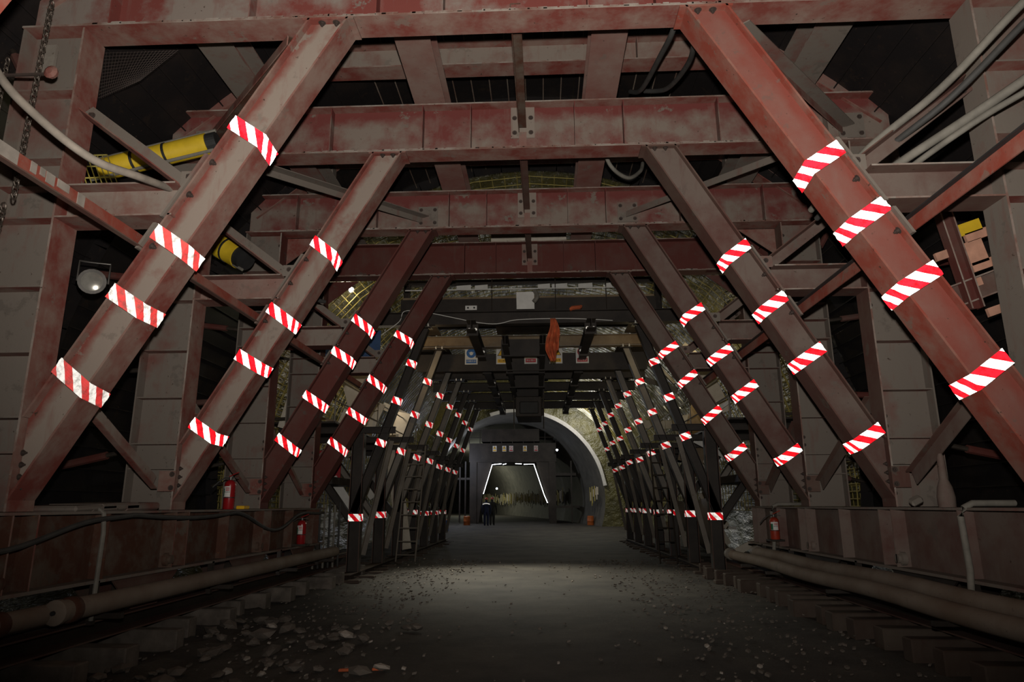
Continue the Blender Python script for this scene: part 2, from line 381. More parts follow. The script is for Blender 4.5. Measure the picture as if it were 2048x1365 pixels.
ORD = ['nearest', 'second', 'third', 'fourth', 'fifth']
def lab(i): return ['closest red portal frame, only its brace corners showing at the photo edges',
    'large red portal frame in front, its cross beam along the top edge of the photo',
    'second complete red portal frame back, its whole dusty cross beam with centre bracket in view',
    'third complete red portal frame back, extinguisher standing at its left foot',
    'rearmost dark red portal frame, cross beam with round dark stain'][i]
for fi, (nm, Y) in enumerate(FR):
    Yb = Y+FW; Ym = Y+FW/2
    fr = thing('portal_frame', lab(fi), 'steel frame', (XC, Y, ZB), 'red portal frames of the first gantry')
    webm = ['pink_brace_web', 'dusty_brace_web', 'dusty_brace_web', 'dark_red_web', 'dark_red_web'][fi]  # rear frames get darker reds: the flash falloff is painted into the colour
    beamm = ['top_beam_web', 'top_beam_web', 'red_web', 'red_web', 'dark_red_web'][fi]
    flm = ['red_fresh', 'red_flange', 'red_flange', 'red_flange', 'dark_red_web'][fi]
    # cross beam: front web visible, underside of lower flange
    mb = MB(); mb.hbar((XC-4.86, Ym, 6.45), (XC+4.86, Ym, 6.45), (0, 1, 0), 0.70, FW, 0.02, 0.014, beamm, flm, 'dust_edge',
                       stiff=[4.86-4.0, 4.86-2.6, 4.86-1.35, 4.86-0.7, 4.86+0.7, 4.86+1.35, 4.86+2.6, 4.86+4.0])
    beam = mb.build('cross_beam', fr)
    # caked dust along the flange lips
    mb = MB()
    x = -4.2
    while x < 4.2:
        L = rnd.uniform(0.02, 0.16); h = rnd.uniform(0.002, 0.010)
        mb.obox((XC+x, Y-0.003, 6.10+h/2+0.012), (L/2, 0, 0), (0, 0.006, 0), (0, 0, h/2), 'dust_edge')
        mb.obox((XC+x, Y+0.02, 6.122+h/2), (L/2, 0, 0), (0, 0.02, 0), (0, 0, h), 'dust_edge')
        x += L*rnd.uniform(0.8, 1.5)
    mb.build('caked_cement', beam, kind='stuff')
    for s in (-1, 1):
        X = lambda r: XC+s*r
        # brace
        bm_ = MB(); wm, fm = webm, flm
        if s == 1 and fi == 1: wm, fm = 'pink_brace_web', 'red_fresh'
        if s == 1 and fi == 2: wm, fm = 'brown_web', 'brown_flange'
        
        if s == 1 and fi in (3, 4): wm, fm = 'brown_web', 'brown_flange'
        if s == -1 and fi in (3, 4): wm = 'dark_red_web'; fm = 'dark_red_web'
        zc0 = 1.5+(4.65-4.22)/0.5746; t = 0.022
        web = [(X(bo(ZT)-0.01), ZT), (X(4.21), zc0), (X(4.21), 1.5+(4.65-HW-4.21)/0.5746+0.02), (X(bo(ZT)-HW+0.012), ZT)]
        bm_.prism(web, 'y', Y+0.075, Y+0.09, wm)
        bm_.prism([(X(bo(ZT)), ZT), (X(4.22), zc0), (X(4.22-t), zc0), (X(bo(ZT)-t), ZT)], 'y', Y, Yb, fm)
        lo = bo(ZB)-HW
        zc1 = 1.5+(4.65-HW-4.22)/0.5746
        bm_.prism([(X(bo(ZT)-HW), ZT), (X(bo(ZT)-HW+t), ZT), (X(4.22), zc1+t/0.5746), (X(4.22), zc1)], 'y', Y, Yb, fm)
        # end plate under the beam, splice plate lips
        bm_.box(X(bo(ZT)-HW-0.05), X(bo(ZT)+0.05), Y, Yb, ZT-0.022, ZT-0.001, fm)
        # edge lips (thin bright flange edges)
        br = bm_.build('brace', fr); br['label'] = SIDE[s]+' inclined brace'
        for zz in (0.11, 0.25):
            for dy in (0.05, 0.27):
                bolt_obj(br, (X(bo(ZT)-HW+zz+0.02), Y+dy, ZT-0.022), (0, 0, -1), 0.024)
        # splice bolts by the strut, outer flange
        for z in (4.62, 4.30, 3.80):
            q = Vector((s*sin(math.atan(0.5746)+0)*0+s*0.867, 0, 0.498))
            p = Vector((X(bo(z)-0.022), Y+0.06, z)); bolt_obj(br, p, -q, 0.022, 0.03)
        for z in (2.05, 1.95, 1.85, 1.75):
            bolt_obj(br, (X(4.22-0.02), Y+0.06, z-0.1), (-s, 0, 0), 0.018, 0.02)
        # splice plate on the outer side where the strut meets
        mb = MB(); z0, z1 = 4.66, 4.05
        mb.prism([(X(bo(z0)+0.002), z0), (X(bo(z1)+0.002), z1), (X(bo(z1)+0.03), z1), (X(bo(z0)+0.03), z0)], 'y', Y-0.03, Yb-0.02, 'grey_plate')
        mb.build('splice_plate', fr); mb = MB(); z0, z1 = 3.98, 3.74
        mb.prism([(X(bo(z0)+0.002), z0), (X(bo(z1)+0.002), z1), (X(bo(z1)+0.03), z1), (X(bo(z0)+0.03), z0)], 'y', Y-0.05, Yb-0.1, 'grey_plate')
        mb.build('splice_plate', fr)
        # tapes: across the front, bent round the lower flange
        for ti, z in enumerate(TAPES[fi][s]):
            skew = 0.10+0.05*rnd.uniform(-1, 1)
            a = Vector((-s*0.498, 0, 0.867))            # along brace, upwards
            o0 = Vector((X(bo(z)), Y-0.008, z))
            perp = Vector((-s*0.867, 0, -0.498))*0.344   # outer edge to lower edge, in plane
            o1 = o0+perp-a*0.03*(1+rnd.uniform(-.8, .8)); o2 = o1+Vector((0, FW+0.012, 0))-a*rnd.uniform(0.0, 0.05)
            pn = perp.normalized()*0.012; o1 = o1+pn; o2 = o2+pn; om = o0-Vector((0, 0, 0))-perp.normalized()*0.012
            dusty = (fi == 1 and s == -1 and ti >= 1)
            tape_strip([om+Vector((0, 0.06, 0)), om, o1, o2], [a, a, a, a], 0.145 if fi < 3 else 0.135,
                       'hazard_tape_dusty' if dusty and ti > 0 else 'hazard_tape', br,
                       'dusty, half dulled tape' if dusty else None, flip=(s > 0))
        # post with stiffeners
        mb = MB(); d = 0.62
        mb.box(X(4.22), X(4.24), Y, Yb, ZB, 6.08, fm if fi != 1 else ('red_flange' if s < 0 else 'grey_plate'), {'-y': 'dust_edge'})
        mb.box(X(4.82), X(4.84), Y, Yb, ZB, 6.08, 'grey_plate')
        mb.box(X(4.24), X(4.82), Ym-0.007, Ym+0.007, ZB, 6.08, 'grey_plate')
        post = mb.build('post', fr)
        for z in (5.4, 4.68, 4.4, 4.08, 3.42, 2.82, 2.25, 1.95):
            mb = MB(); mb.box(X(4.242), X(4.818), Y+0.006, Ym-0.008, z-0.008, z+0.008, 'grey_plate', {'-z': 'red_flange'}); mb.build('stiffener_plate', post)
        for z in (1.62, 1.74, 2.4, 2.52, 3.9, 4.55, 5.9):
            bolt_obj(post, (X(4.30), Ym-0.008, z), (0, -1, 0), 0.018, 0.02)
        # strut between post and brace
        mb = MB(); zs = 4.24
        mb.hbar((X(4.22), Ym, zs), (X(bo(zs)+0.05), Ym, zs), (0, 1, 0), 0.33, FW, 0.016, 0.012, 'brown_web' if s > 0 else ('pink_web' if fi == 2 else 'dusty_web'), fm if fi != 1 else ('brown_flange' if s > 0 else 'red_flange'))
        mb.build('strut', fr)
        # knee between post and strut
        mb = MB(); mb.angle((X(4.20), Ym+0.03, 5.28), (X(3.12), Ym+0.03, 4.46), (0, -1, 0.35), 0.13, 0.012, 'grey_plate' if s < 0 else 'brown_web', 'red_flange' if s < 0 else 'brown_flange', 0.09)
        kb = mb.build('knee_brace', fr); mb = MB(); mb.box(X(2.98), X(3.14), Ym-0.05, Ym-0.038, 4.41, 4.56, 'grey_plate'); mb.build('lug', kb); bolt_obj(kb, (X(3.06), Ym-0.05, 4.5), (0, -1, 0)); bolt_obj(kb, (X(4.12), Ym-0.01, 5.2), (0, -1, 0))
        # gusset at the top outer corner
        mb = MB(); mb.prism([(X(4.22), 6.08), (X(3.6), 6.08), (X(4.22), 5.6)], 'y', Yb-0.03, Yb-0.015, 'dusty_web' if fi == 1 else flm)
        if fi != 1: mb.build('gusset', fr)
    # centre bracket with bolts (where the tie arrives) on the front face
    if fi >= 2:
        mb = MB(); mb.box(XC-0.16, XC+0.16, Ym-0.03, Ym-0.018, 6.32, 6.80, 'dusty_web'); mb.box(XC-0.05, XC+0.05, Ym-0.045, Ym-0.03, 6.14, 6.40, 'pink_web')
        bk = mb.build('bracket', fr)
        for bx in (-0.11, 0.11):
            for bz in (6.40, 6.62): bolt_obj(bk, (XC+bx, Ym-0.03, bz), (0, -1, 0), 0.022)
        for s in ((-1, 1) if fi < 4 else ()):
            bx = (4.35 if fi == 2 else 1.72)
            mb = MB(); mb.box(XC+s*(bx-0.17), XC+s*(bx+0.17), Ym-0.03, Ym-0.018, 6.2, 6.56, 'grey_plate')
            bk = mb.build('bracket', fr)
            for q in (-0.12, 0.12): bolt_obj(bk, (XC+s*bx+q, Ym-0.03, 6.26), (0, -1, 0), 0.022); bolt_obj(bk, (XC+s*bx+q, Ym-0.03, 6.5), (0, -1, 0), 0.022)
    # upper cross beam that carries the formwork crown
    if fi >= 1:
        mb = MB(); mb.hbar((XC-3.6, Ym+0.1, 7.66), (XC+3.6, Ym+0.1, 7.66), (0, 1, 0), 0.38, 0.3, 0.018, 0.012, 'dusty_web', 'red_flange', 'dust_edge', stiff=[1, 2, 5.2, 6.2])
        mb.build('upper_beam', fr)
        for rx in (-3.6, -1.25, 1.05, 3.6):
            mb = MB(); mb.box(XC+rx-0.15, XC+rx+0.15, Ym, Ym+0.2, 7.172, 7.468, 'grey_plate'); mb.build('packer', fr)
        for s in (-1, 1):
            mb = MB(); mb.hbar((XC+s*3.5, Ym+0.1, 7.62), (XC+s*4.85, Ym+0.1, 6.55), (0, 1, 0), 0.36, 0.3, 0.014, 0.01, 'pink_web', 'red_flange', 'red_flange')
            mb.build('upper_knee', fr)
            # screw jacks from the post out to the shell
            for z0, z1 in ((5.6, 6.0), (4.4, 4.55), (3.2, 3.15), (2.2, 1.9)):
                rr = math.sqrt(max(0.1, 6.3**2-(z1-2.3)**2)); mb = MB()
                p0 = Vector((XC+s*4.84, Ym, z0)); p1 = Vector((XC+s*rr, Ym+0.05, z1))
                mb.tube([p0, p0.lerp(p1, 0.25)], 0.03, 'chain_steel', 8); mb.tube([p0.lerp(p1, 0.25), p0.lerp(p1, 0.8)], 0.05, 'dark_red_web', 8); mb.tube([p0.lerp(p1, 0.8), p1], 0.03, 'chain_steel', 8)
                mb.build('screw_jack', fr)

# side longitudinals resting on the frames
def seg(i): return FR[i][1]+FW, FR[i+1][1]
k = 0
LL = [('left inner', -1.25), ('right inner', 1.05), ('left outer', -3.6), ('right outer', 3.6)]
for nm, rx in LL:
    mb = MB(); mb.hbar((XC+rx, 4.6, 6.99), (XC+rx, 13.6, 6.99), (1, 0, 0), 0.36, 0.42, 0.016, 0.014, 'pink_web', 'pink_web' if abs(rx) < 2 else 'grey_plate', 'dust_edge')
    tag(mb.build('roof_girder'), {'left inner': 'pinkish girder running over the cross beams, left of the middle', 'right inner': 'pinkish girder running over the cross beams, right of the middle',
         'left outer': 'pale grey girder over the cross beams near the upper left corner', 'right outer': 'pale grey girder over the cross beams near the upper right corner'}[nm], 'girder', 'girders lying lengthwise on the red frames')
    mb = MB()
# centre ties between frames
for i in range(1, 4):
    y0, y1 = seg(i); mb = MB()
    mb.angle((XC+0.0, y0-0.17, 6.30), (XC, y1+0.10, 6.46), (0, 0, -1), 0.10, 0.012, 'rust' if i == 1 else 'brown_flange', None, 0.07)
    tag(mb.build('centre_tie'), ['', 'black stained centre tie bar between the front cross beam and the next', 'dull red centre tie bar behind the second cross beam', 'dark centre tie bar before the stained rear cross beam'][i], 'tie bar', 'centre tie bars')
# horizontal wind braces
for i, xa, xb in ((1, 2.2, 4.3), (2, 3.5, 1.75)):
    y0, y1 = seg(i)
    for s in (-1, 1):
        mb = MB(); mb.angle((XC+s*xa, y0-0.1, 6.04), (XC+s*xb, y1+0.1, 6.36), (0, 0, -1), 0.15, 0.012, 'rust' if (s < 0 and i == 1) else 'grey_plate', 'red_flange' if i == 1 else 'grey_plate', 0.10)
        tag(mb.build('wind_brace'), {(1, -1): 'rusty slanting wind brace behind the top of the big left brace', (1, 1): 'dusty grey slanting wind brace behind the top of the big right brace',
             (2, -1): 'pale grey slanting bar right of the uppermost left tape, behind the front frame', (2, 1): 'brownish slanting bar left of the big right brace, below the second cross beam'}[(i, s)], 'brace bar', 'slanting roof bars')
# long tie angles on the outer side of the braces
for s, lbl in ((-1, 'grey and red tie angle running back along the left braces, streaked with dust'), (1, 'bright orange red tie angle running back along the right braces')):
    rx = 3.40 if s < 0 else 3.40
    mb = MB(); mb.angle((XC+s*rx, 1.6, 3.83), (XC+s*rx, 14.2, 3.83), (-s, 0, 0.0), 0.13, 0.012, 'red_fresh', 'black_strap' if s > 0 else 'brown_flange', 0.05)
    o = mb.build('long_tie_angle'); tag(o, lbl, 'tie angle')
    if s < 0:
        mb = MB()
        y = 2.0
        while y < 4.9:
            L = rnd.uniform(0.02, 0.16) if y > 4.2 else rnd.uniform(0.2, 0.4); h = 0.06 if y < 4.2 else rnd.uniform(0.02, 0.05)
            mb.obox((XC-rx+0.009, y, 3.83+0.065-h), (0.003, 0, 0), (0, L/2, 0), (0, 0, h), 'dried_cement'); y += L*(1.0 if y < 4.2 else 1.6)
        mb.build('dried_cement_streaks', o, kind='stuff')
# side longitudinal diagonal bars between posts low down
for i in range(1, 4):
    y0, y1 = FR[i][1]+0.3, FR[i+1][1]
    for s in (-1, 1):
        mb = MB(); p1 = Vector((XC+s*4.36, y1-0.2, 1.78)); p0 = Vector((XC+s*4.36, y0+0.25, 2.75))
        mb.angle(p0, p1, (-s, 0, 0), 0.16, 0.012, 'brown_web' if s > 0 else 'dusty_web', 'red_flange' if s < 0 else 'brown_flange', 0.07)
        sdg = thing('side_diagonal', '', 'bar', tuple(p1)); mb.build('bar', sdg); mb = MB(); mb.box(XC+s*4.3-0.10, XC+s*4.3+0.10, y1-0.03, y1-0.01, 1.68, 1.92, 'red_flange' if s < 0 else 'brown_flange'); mb.build('end_plate', sdg); bolt_obj(sdg, (XC+s*4.24, y1-0.03, 1.72), (0, -1, 0)); bolt_obj(sdg, (XC+s*4.24, y1-0.03, 1.88), (0, -1, 0))
        tag(sdg, '%s low diagonal bar between the feet of the %s and %s complete red frames' % (SIDE[s], ['', 'first', 'second', 'third'][i], ['', 'second', 'third', 'fourth'][i]), 'diagonal bar', 'low side diagonals')

# chassis beams carrying the frames
for s in (-1, 1):
    X = lambda r: XC+s*r
    ch = thing('chassis_beam', 'rust brown chassis beam along the left, black cable draped over it' if s < 0 else 'dusty grey brown chassis beam along the right with bent pipe over it', 'chassis beam', (X(4.4), 9, 0.78), 'chassis beams')
    mt = 'rust' if s < 0 else 'brown_web'
    y0, y1 = 1.8, 13.9
    mb = MB(); mb.box(X(4.14), X(4.86), y0, y1, 1.435, 1.46, 'grey_plate'); mb.box(X(4.14), X(4.86), y0, y1, 0.78, 0.81, 'grey_plate'); mb.build('flange', ch)
    mb = MB(); mb.box(X(4.30), X(4.32), y0, y1, 0.81, 1.435, mt); mb.box(X(4.66), X(4.68), y0, y1, 0.81, 1.435, mt); mb.build('web', ch)
    for i, (nm, Y) in enumerate(FR):
        for dy in (0.0, FW-0.02):
            mb = MB(); mb.box(X(4.15), X(4.30), Y+dy, Y+dy+0.02, 0.811, 1.434, 'dusty_web' if s > 0 else 'red_flange', {'-y': mt}); mb.build('stiffener', ch)
    for Y in (4.3, 6.9, 9.6, 12.1):
        mb = MB(); mb.box(X(4.15), X(4.30), Y, Y+0.016, 0.811, 1.434, mt); mb.build('stiffener', ch)
    for Y in (5.75, 8.35, 11.0):       # screw pads
        mb = MB(); c = Vector((X(4.24), Y-0.16, 0.90)); a = Vector((-s, 0, 0))
        mb.lathe(c, [(0.075, 0), (0.075, 0.05), (0.05, 0.06), (0.05, 0.09)], 'grey_plate' if s > 0 else 'rust', 16, a); mb.build('pin', ch, smooth=True)
    for Y in (7.9, 10.6, 13.0):        # bearing brackets with wheel below
        mb = MB(); mb.prism([(Y-0.75, 0.78), (Y+0.55, 0.78), (Y+0.15, 0.44), (Y-0.35, 0.44)], 'x', X(4.2), X(4.22), 'brown_flange' if s < 0 else 'dark_steel')
        mb.prism([(Y-0.75, 0.78), (Y+0.55, 0.78), (Y+0.15, 0.44), (Y-0.35, 0.44)], 'x', X(4.66), X(4.68), 'brown_flange' if s < 0 else 'dark_steel')
        mb.build('wheel_bracket', ch)
        mb = MB(); mb.lathe((X(4.36), Y-0.1, 0.60), [(0.2, 0), (0.2, 0.03), (0.17, 0.035), (0.17, 0.14), (0.03, 0.15)], 'dark_steel', 24, (s, 0, 0)); mb.build('wheel', ch, smooth=True)
    # rail girder, rail and sleepers
    rg = thing('rail_girder', 'dark rail girder under the %s chassis beam, laid on blocks' % SIDE[s], 'rail', (X(4.42), 9, 0.25))
    mb = MB(); mb.hbar((X(4.42), 1.8, 0.325), (X(4.42), 16.5, 0.325), (1, 0, 0), 0.19, 0.46 if s < 0 else 0.36, 0.016, 0.02, 'dark_steel', 'brown_flange', 'brown_flange'); mb.build('girder', rg)
    mb = MB(); mb.box(X(4.37), X(4.47), 1.8, 16.5, 0.42, 0.435, 'dark_steel'); mb.box(X(4.39), X(4.45), 1.8, 16.5, 0.435, 0.46, 'grey_steel'); mb.build('rail', rg)
    y = 2.4; n = 0
    while y < 16.2:
        wdt = rnd.uniform(0.16, 0.24); x0 = 3.62+rnd.uniform(-0.12, 0.15) if s > 0 else 3.9+rnd.uniform(-0.25, 0.1)
        mb = MB(); mb.obox((X((x0+4.8)/2), y, 0.115), ((4.8-x0)/2, rnd.uniform(-.05, .05), 0), (0, wdt/2, 0), (0, 0, 0.112), 'timber' if s > 0 else 'stone')
        mb.build('sleeper', rg, bevel=0.012); y += rnd.uniform(0.48, 0.62) if s > 0 else rnd.uniform(0.7, 1.0)
    # pipes lying along
    if s < 0:
        for j, (ya, yb, r, lb) in enumerate(((6.05, 14.1, 0.095, 'long dusty pipe lying along below the left chassis beam'), (5.35, 7.3, 0.085, 'second pipe stub with dark collar at lower left, before the long pipe'), (4.6, 5.6, 0.08, 'third pipe end at the lower left corner'))):
            t_ = thing('delivery_pipe', lb, 'pipe', (X(3.98+0.06*j), (ya+yb)/2, 0.6-r), 'pipes by the left rail')
            xx = X(3.98+0.11*j); zz = 0.62-0.02*j; mb = MB(); mb.tube([(xx, ya, zz), (xx, yb, zz+0.0)], r, 'pipe_coat', 18); mb.build('pipe', t_, smooth=True)
            mb = MB(); mb.lathe((xx, ya+0.12, zz), [(r*1.04, 0), (r*1.18, 0.02), (r*1.18, 0.10), (r*1.04, 0.12)], 'rust', 18, (0, 1, 0)); mb.build('collar', t_, smooth=True)
            mb = MB(); mb.lathe((xx, ya-0.03, zz), [(r*0.95, 0), (r*1.12, 0.01), (r*1.12, 0.06), (r, 0.07)], 'pipe_coat', 18, (0, 1, 0)); mb.lathe((xx, ya-0.05, zz), [(0.02, 0), (0.02, 0.03)], 'ink', 8, (0, 1, 0)); mb.build('end_flange', t_, smooth=True)
        mb = MB()
        for yy in (5.2, 6.8, 9.2, 11.6, 13.6):
            mb = MB(); mb.box(X(4.2), X(3.86), yy, yy+0.06, 0.46, 0.51, 'dark_steel'); mb.box(X(4.2), X(4.14), yy, yy+0.06, 0.40, 0.80, 'dark_steel'); mb.build('pipe_hanger', ch)
    else:
        for j, (xr, zz, ya, yb, r, lb) in enumerate(((4.04, 0.66, 4.2, 13.2, 0.09, 'upper of the two dusty hoses along the right chassis beam'), (3.88, 0.55, 4.2, 14.4, 0.09, 'lower of the two dusty hoses along the right chassis beam'))):
            t_ = thing('concrete_hose', lb, 'hose', (X(xr), 9, zz-r), 'hoses by the right rail')
            mb = MB(); pts = []; rad = []; y = ya; q = 0
            while y < yb:
                pts.append((X(xr+0.02*sin(y*0.9+j)), y, zz+0.012*sin(y*1.7))); rr = r*(1+(0.05 if q % 2 and y < 7.6 else 0)); rad.append(rr); y += 0.03 if y < 7.6 else 0.2; q += 1
            mb.tube(pts, r, 'pipe_coat', 16, True, rad); mb.build('hose', t_, smooth=True)
            mb = MB(); mb.lathe((X(xr), yb-0.25, zz), [(r, 0), (r*1.25, 0.02), (r*1.25, 0.16), (r*0.8, 0.2)], 'grey_steel', 16, (0, 1, 0)); mb.build('coupling', t_, smooth=True)
        mb = MB()
        for yy in (4.6, 6.8, 9.2, 11.6, 13.0):
            mb = MB(); mb.box(X(4.2), X(3.74), yy, yy+0.06, 0.41, 0.455, 'dark_steel'); mb.box(X(4.2), X(4.14), yy, yy+0.06, 0.41, 0.80, 'dark_steel'); mb.build('hose_hanger', ch)
        # bent pipes over the beam
        for yy, lb in ((6.75, 'bent pipe hanging over the right chassis beam near the photo edge'), (12.2, 'bent grey pipe over the far end of the right chassis beam')):
            mb = MB(); mb.tube([(X(4.6), yy, 1.50), (X(4.2), yy-0.02, 1.50), (X(4.13), yy, 1.46), (X(4.10), yy+0.02, 1.38), (X(4.10), yy, 0.9), (X(4.06), yy-0.02, 0.6)], 0.03, 'grey_cable', 10)
            tag(mb.build('bent_pipe', smooth=True), lb, 'pipe')
# vertical pipe hanging at left, cable draped
mb = MB(); mb.tube([(XC-4.2, 6.75, 1.50), (XC-4.12, 6.75, 1.44), (XC-4.10, 6.75, 1.25), (XC-4.10, 6.73, 0.45)], 0.022, 'grey_cable', 8)
tag(mb.build('drain_pipe', smooth=True), 'thin pipe hanging down over the left chassis beam', 'pipe')
mb = MB(); P = []
for i in range(60):
    y = 4.6+9.0*i/59; P.append((XC-4.09, y, 1.42-0.24*max(0, cos((y-5.2)*1.05))**2-0.05*abs(sin(y*1.3))))
mb.tube(P, 0.024, 'rubber', 8); tag(mb.build('power_cable', smooth=True), 'thick black cable sagging along the left chassis beam', 'cable')
mb = MB()
for y, h in ((6.7, 0.03), (7.1, 0.04), (7.5, 0.04), (6.95, 0.02)):
    mb.obox((XC-4.45, y, 1.462+h), (0.28, 0.02, 0), (0.0, 0.32, 0.01), (0, 0, h), 'sheet' if 0 else 'grey_plate')
o = mb.build('cement_sacks', bevel=0.02); tag(o, 'flattened dusty sacks on the left chassis beam', 'sack')

# formwork shell: panels with ribs
sh = thing('formwork_shell', 'dark curved steel formwork shell overhead with thin ribs', 'formwork', (XC, 9, 8.7))
NP = 13
RS, ZCs = 6.45, 2.3
for i in range(NP):
    a0 = radians(-8)+radians(196)*i/NP; a1 = radians(-8)+radians(196)*(i+1)/NP
    for j in range(3):
        y0 = 4.6+3.1*j; y1 = y0+3.098; mb = MB(); k = 4
        for q in range(k):
            b0 = a0+(a1-a0-0.0004)*q/k; b1 = a0+(a1-a0-0.0004)*(q+1)/k
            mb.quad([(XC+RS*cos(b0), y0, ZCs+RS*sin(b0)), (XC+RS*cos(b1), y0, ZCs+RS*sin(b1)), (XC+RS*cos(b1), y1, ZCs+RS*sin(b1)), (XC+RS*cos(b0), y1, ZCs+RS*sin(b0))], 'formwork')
        o = mb.build('panel', sh); md = o.modifiers.new('t', 'SOLIDIFY'); md.thickness = 0.012; md.offset = 0
mb = MB(); na = 70
for i in range(na+1):
    a = radians(-8)+radians(196)*i/na; r = RS-0.055; c = Vector((XC+r*cos(a), 9.2, ZCs+r*sin(a))); rd = Vector((cos(a), 0, sin(a))); tn = Vector((-sin(a), 0, cos(a)))
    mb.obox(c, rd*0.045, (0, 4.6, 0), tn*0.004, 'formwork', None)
    mb.obox(c-rd*0.05, rd*0.004, (0, 4.6, 0), tn*0.009, 'formwork_rib_lit' if abs(cos(a)) < 0.42 else 'formwork')  # lighter ribs at the crown, dark on the flanks: shade put into the colour
mb.build('lengthwise_ribs', sh, kind='stuff')
for y in (5.9, 8.45, 11.05, 13.45):
    mb = MB(); n = 36
    for i in range(n):
        a = radians(-8)+radians(196)*(i+0.5)/n; c = Vector((XC+(RS-0.13)*cos(a), y, ZCs+(RS-0.13)*sin(a))); rd = Vector((cos(a), 0, sin(a))); tn = Vector((-sin(a), 0, cos(a)))
        mb.obox(c, rd*0.11, (0, 0.008, 0), tn*(RS*radians(196)/n/2), 'formwork')
    mb.build('arch_rib', sh)
# window hatch frames in the shell flanks where light shows
# pinkish plates behind the right front frame
pk = thing('hydraulic_rack', 'warm lit pinkish steel plates behind the upper right post', 'rack', (5.0, 7.0, 3.5))
for (x, z, w_, h, mt) in ((4.66, 4.42, 0.34, 0.13, 'yellow_cover'), (4.80, 4.36, 0.30, 0.10, 'copper_pink'), (4.37, 4.12, 0.14, 0.09, 'copper_pink'), (4.70, 4.14, 0.26, 0.26, 'copper_pink'), (4.82, 4.02, 0.30, 0.10, 'copper_pink'), (4.66, 3.80, 0.16, 0.09, 'copper_pink'), (4.85, 3.50, 0.20, 0.09, 'copper_pink')):
    mb = MB(); mb.obox((x, 7.2, z), (w_/2, 0, w_*0.17), (0, 0.02, 0), (-h*0.1, 0, h/2), mt); mb.build('plate', pk)
mb = MB(); mb.hbar((4.30, 7.2, 3.60), (5.2, 7.2, 3.93), (0, 1, 0), 0.24, 0.15, mw='brown_web', mf='brown_flange'); mb.build('arm', pk)
mb = MB(); mb.hbar((4.40, 7.15, 4.75), (4.60, 7.15, 3.5), (0, 1, 0), 0.14, 0.12, mw='dark_red_web', mf='dark_red_web'); mb.build('upright', pk)

# yellow wrapped ducts
def duct(p0, p1, r, name, lb):
    t_ = thing(name, lb, 'duct', tuple(Vector(p0)-Vector((0, 0, r))), 'yellow wrapped bundles'); p0, p1 = Vector(p0), Vector(p1); d = (p1-p0).normalized(); L = (p1-p0).length
    mb = MB(); mb.tube([p0, p0.lerp(p1, 0.3), p0.lerp(p1, 0.32), p0.lerp(p1, 0.6), p0.lerp(p1, 0.62), p1], r, 'yellow_cover', 24, True, [r, r*1.02, r*0.97, r*1.02, r*0.97, r]); mb.build('cover', t_, smooth=True)
    for f in (0.31, 0.61):
        mb = MB(); mb.tube([p0+d*(L*f-0.015), p0+d*(L*f+0.015)], r*1.03, 'black_strap', 24); mb.build('strap', t_)
    mb = MB(); mb.tube([p1, p1+d*0.12], r*0.9, 'ink', 24); mb.build('end_ring', t_)
    side = d.cross(Vector((0, 0, 1))).normalized()
    for k in (1, -1):
        mb = MB(); q = Vector((0, 0, k*r*0.98))+Vector((0, -1, 0))*r*0.3; mb.tube([p0+q-d*0.1, p1+q+d*0.1], 0.022, 'grey_cable', 8); mb.build('rod', t_)
duct((-5.25, 7.3, 5.46), (-3.98, 7.3, 5.77), 0.13, 'wrapped_duct', 'bright yellow wrapped bundle with black straps above the left strut')
duct((-4.95, 9.5, 5.42), (-4.42, 9.35, 5.10), 0.19, 'wrapped_duct', 'short fat dull yellow bundle behind the big left brace')

# chains, hose, cables
def chain(pts, r, name, lb):
    mb = MB(); P = [Vector(p) for p in pts]; d = 0; k = 0
    for a, b in zip(P, P[1:]):
        n = int((b-a).length/(r*3.1)); ax = (b-a).normalized(); s1 = ax.cross(Vector((0, 1, 0))).normalized(); s2 = ax.cross(s1)
        for i in range(n):
            c = a.lerp(b, i/n); sd = s1 if k % 2 else s2; k += 1; ring = []
            for q in range(9):
                t = 2*pi*q/8; ring.append(c+ax*cos(t)*r*2.3+sd*sin(t)*r*1.35)
            mb.tube(ring, r*0.45, 'chain_steel', 5, False)
    o = mb.build(name, smooth=True); return tag(o, lb, 'chain', 'hanging chains')
chain([(-4.20, 4.9, 5.75), (-4.23, 4.9, 3.9)], 0.017, 'hoist_chain', 'link chain hanging down in front of the left front post, right hand one')
chain([(-4.50, 4.9, 5.2), (-4.52, 4.9, 3.0)], 0.014, 'hoist_chain', 'thinner link chain at the left photo edge')
chain([(-4.30, 4.9, 3.85), (-4.36, 4.9, 3.0), (-4.42, 4.9, 2.4)], 0.017, 'hoist_chain', 'lower link chain hanging below the left tie angle')
mb = MB(); mb.box(-4.53, -4.08, 4.89, 4.91, 5.05, 5.07, 'rusty_bolt'); mb.lathe((-4.08, 4.90, 5.06), [(0.05, 0), (0.06, 0.03), (0.03, 0.05)], 'red_flange', 12, (0, -1, 0)); mb.box(-4.2, -4.11, 4.92, 4.95, 5.08, 5.36, 'grey_steel')
tag(mb.build('chain_hook'), 'small red hook and rod holding the chains on the left post', 'hook')
def hose(pts, r, mat, name, lb, cat='cable', group=None, n=10):
    P = [Vector(p) for p in pts]; out = []
    for i in range(len(P)-1):
        p0 = P[max(i-1, 0)]; p1 = P[i]; p2 = P[i+1]; p3 = P[min(i+2, len(P)-1)]
        for k in range(8):
            t = k/8; out.append(0.5*((2*p1)+(-p0+p2)*t+(2*p0-5*p1+4*p2-p3)*t*t+(-p0+3*p1-3*p2+p3)*t**3))
    out.append(P[-1]); mb = MB(); mb.tube(out, r, mat, n); o = mb.build(name, smooth=True); return tag(o, lb, cat, group)
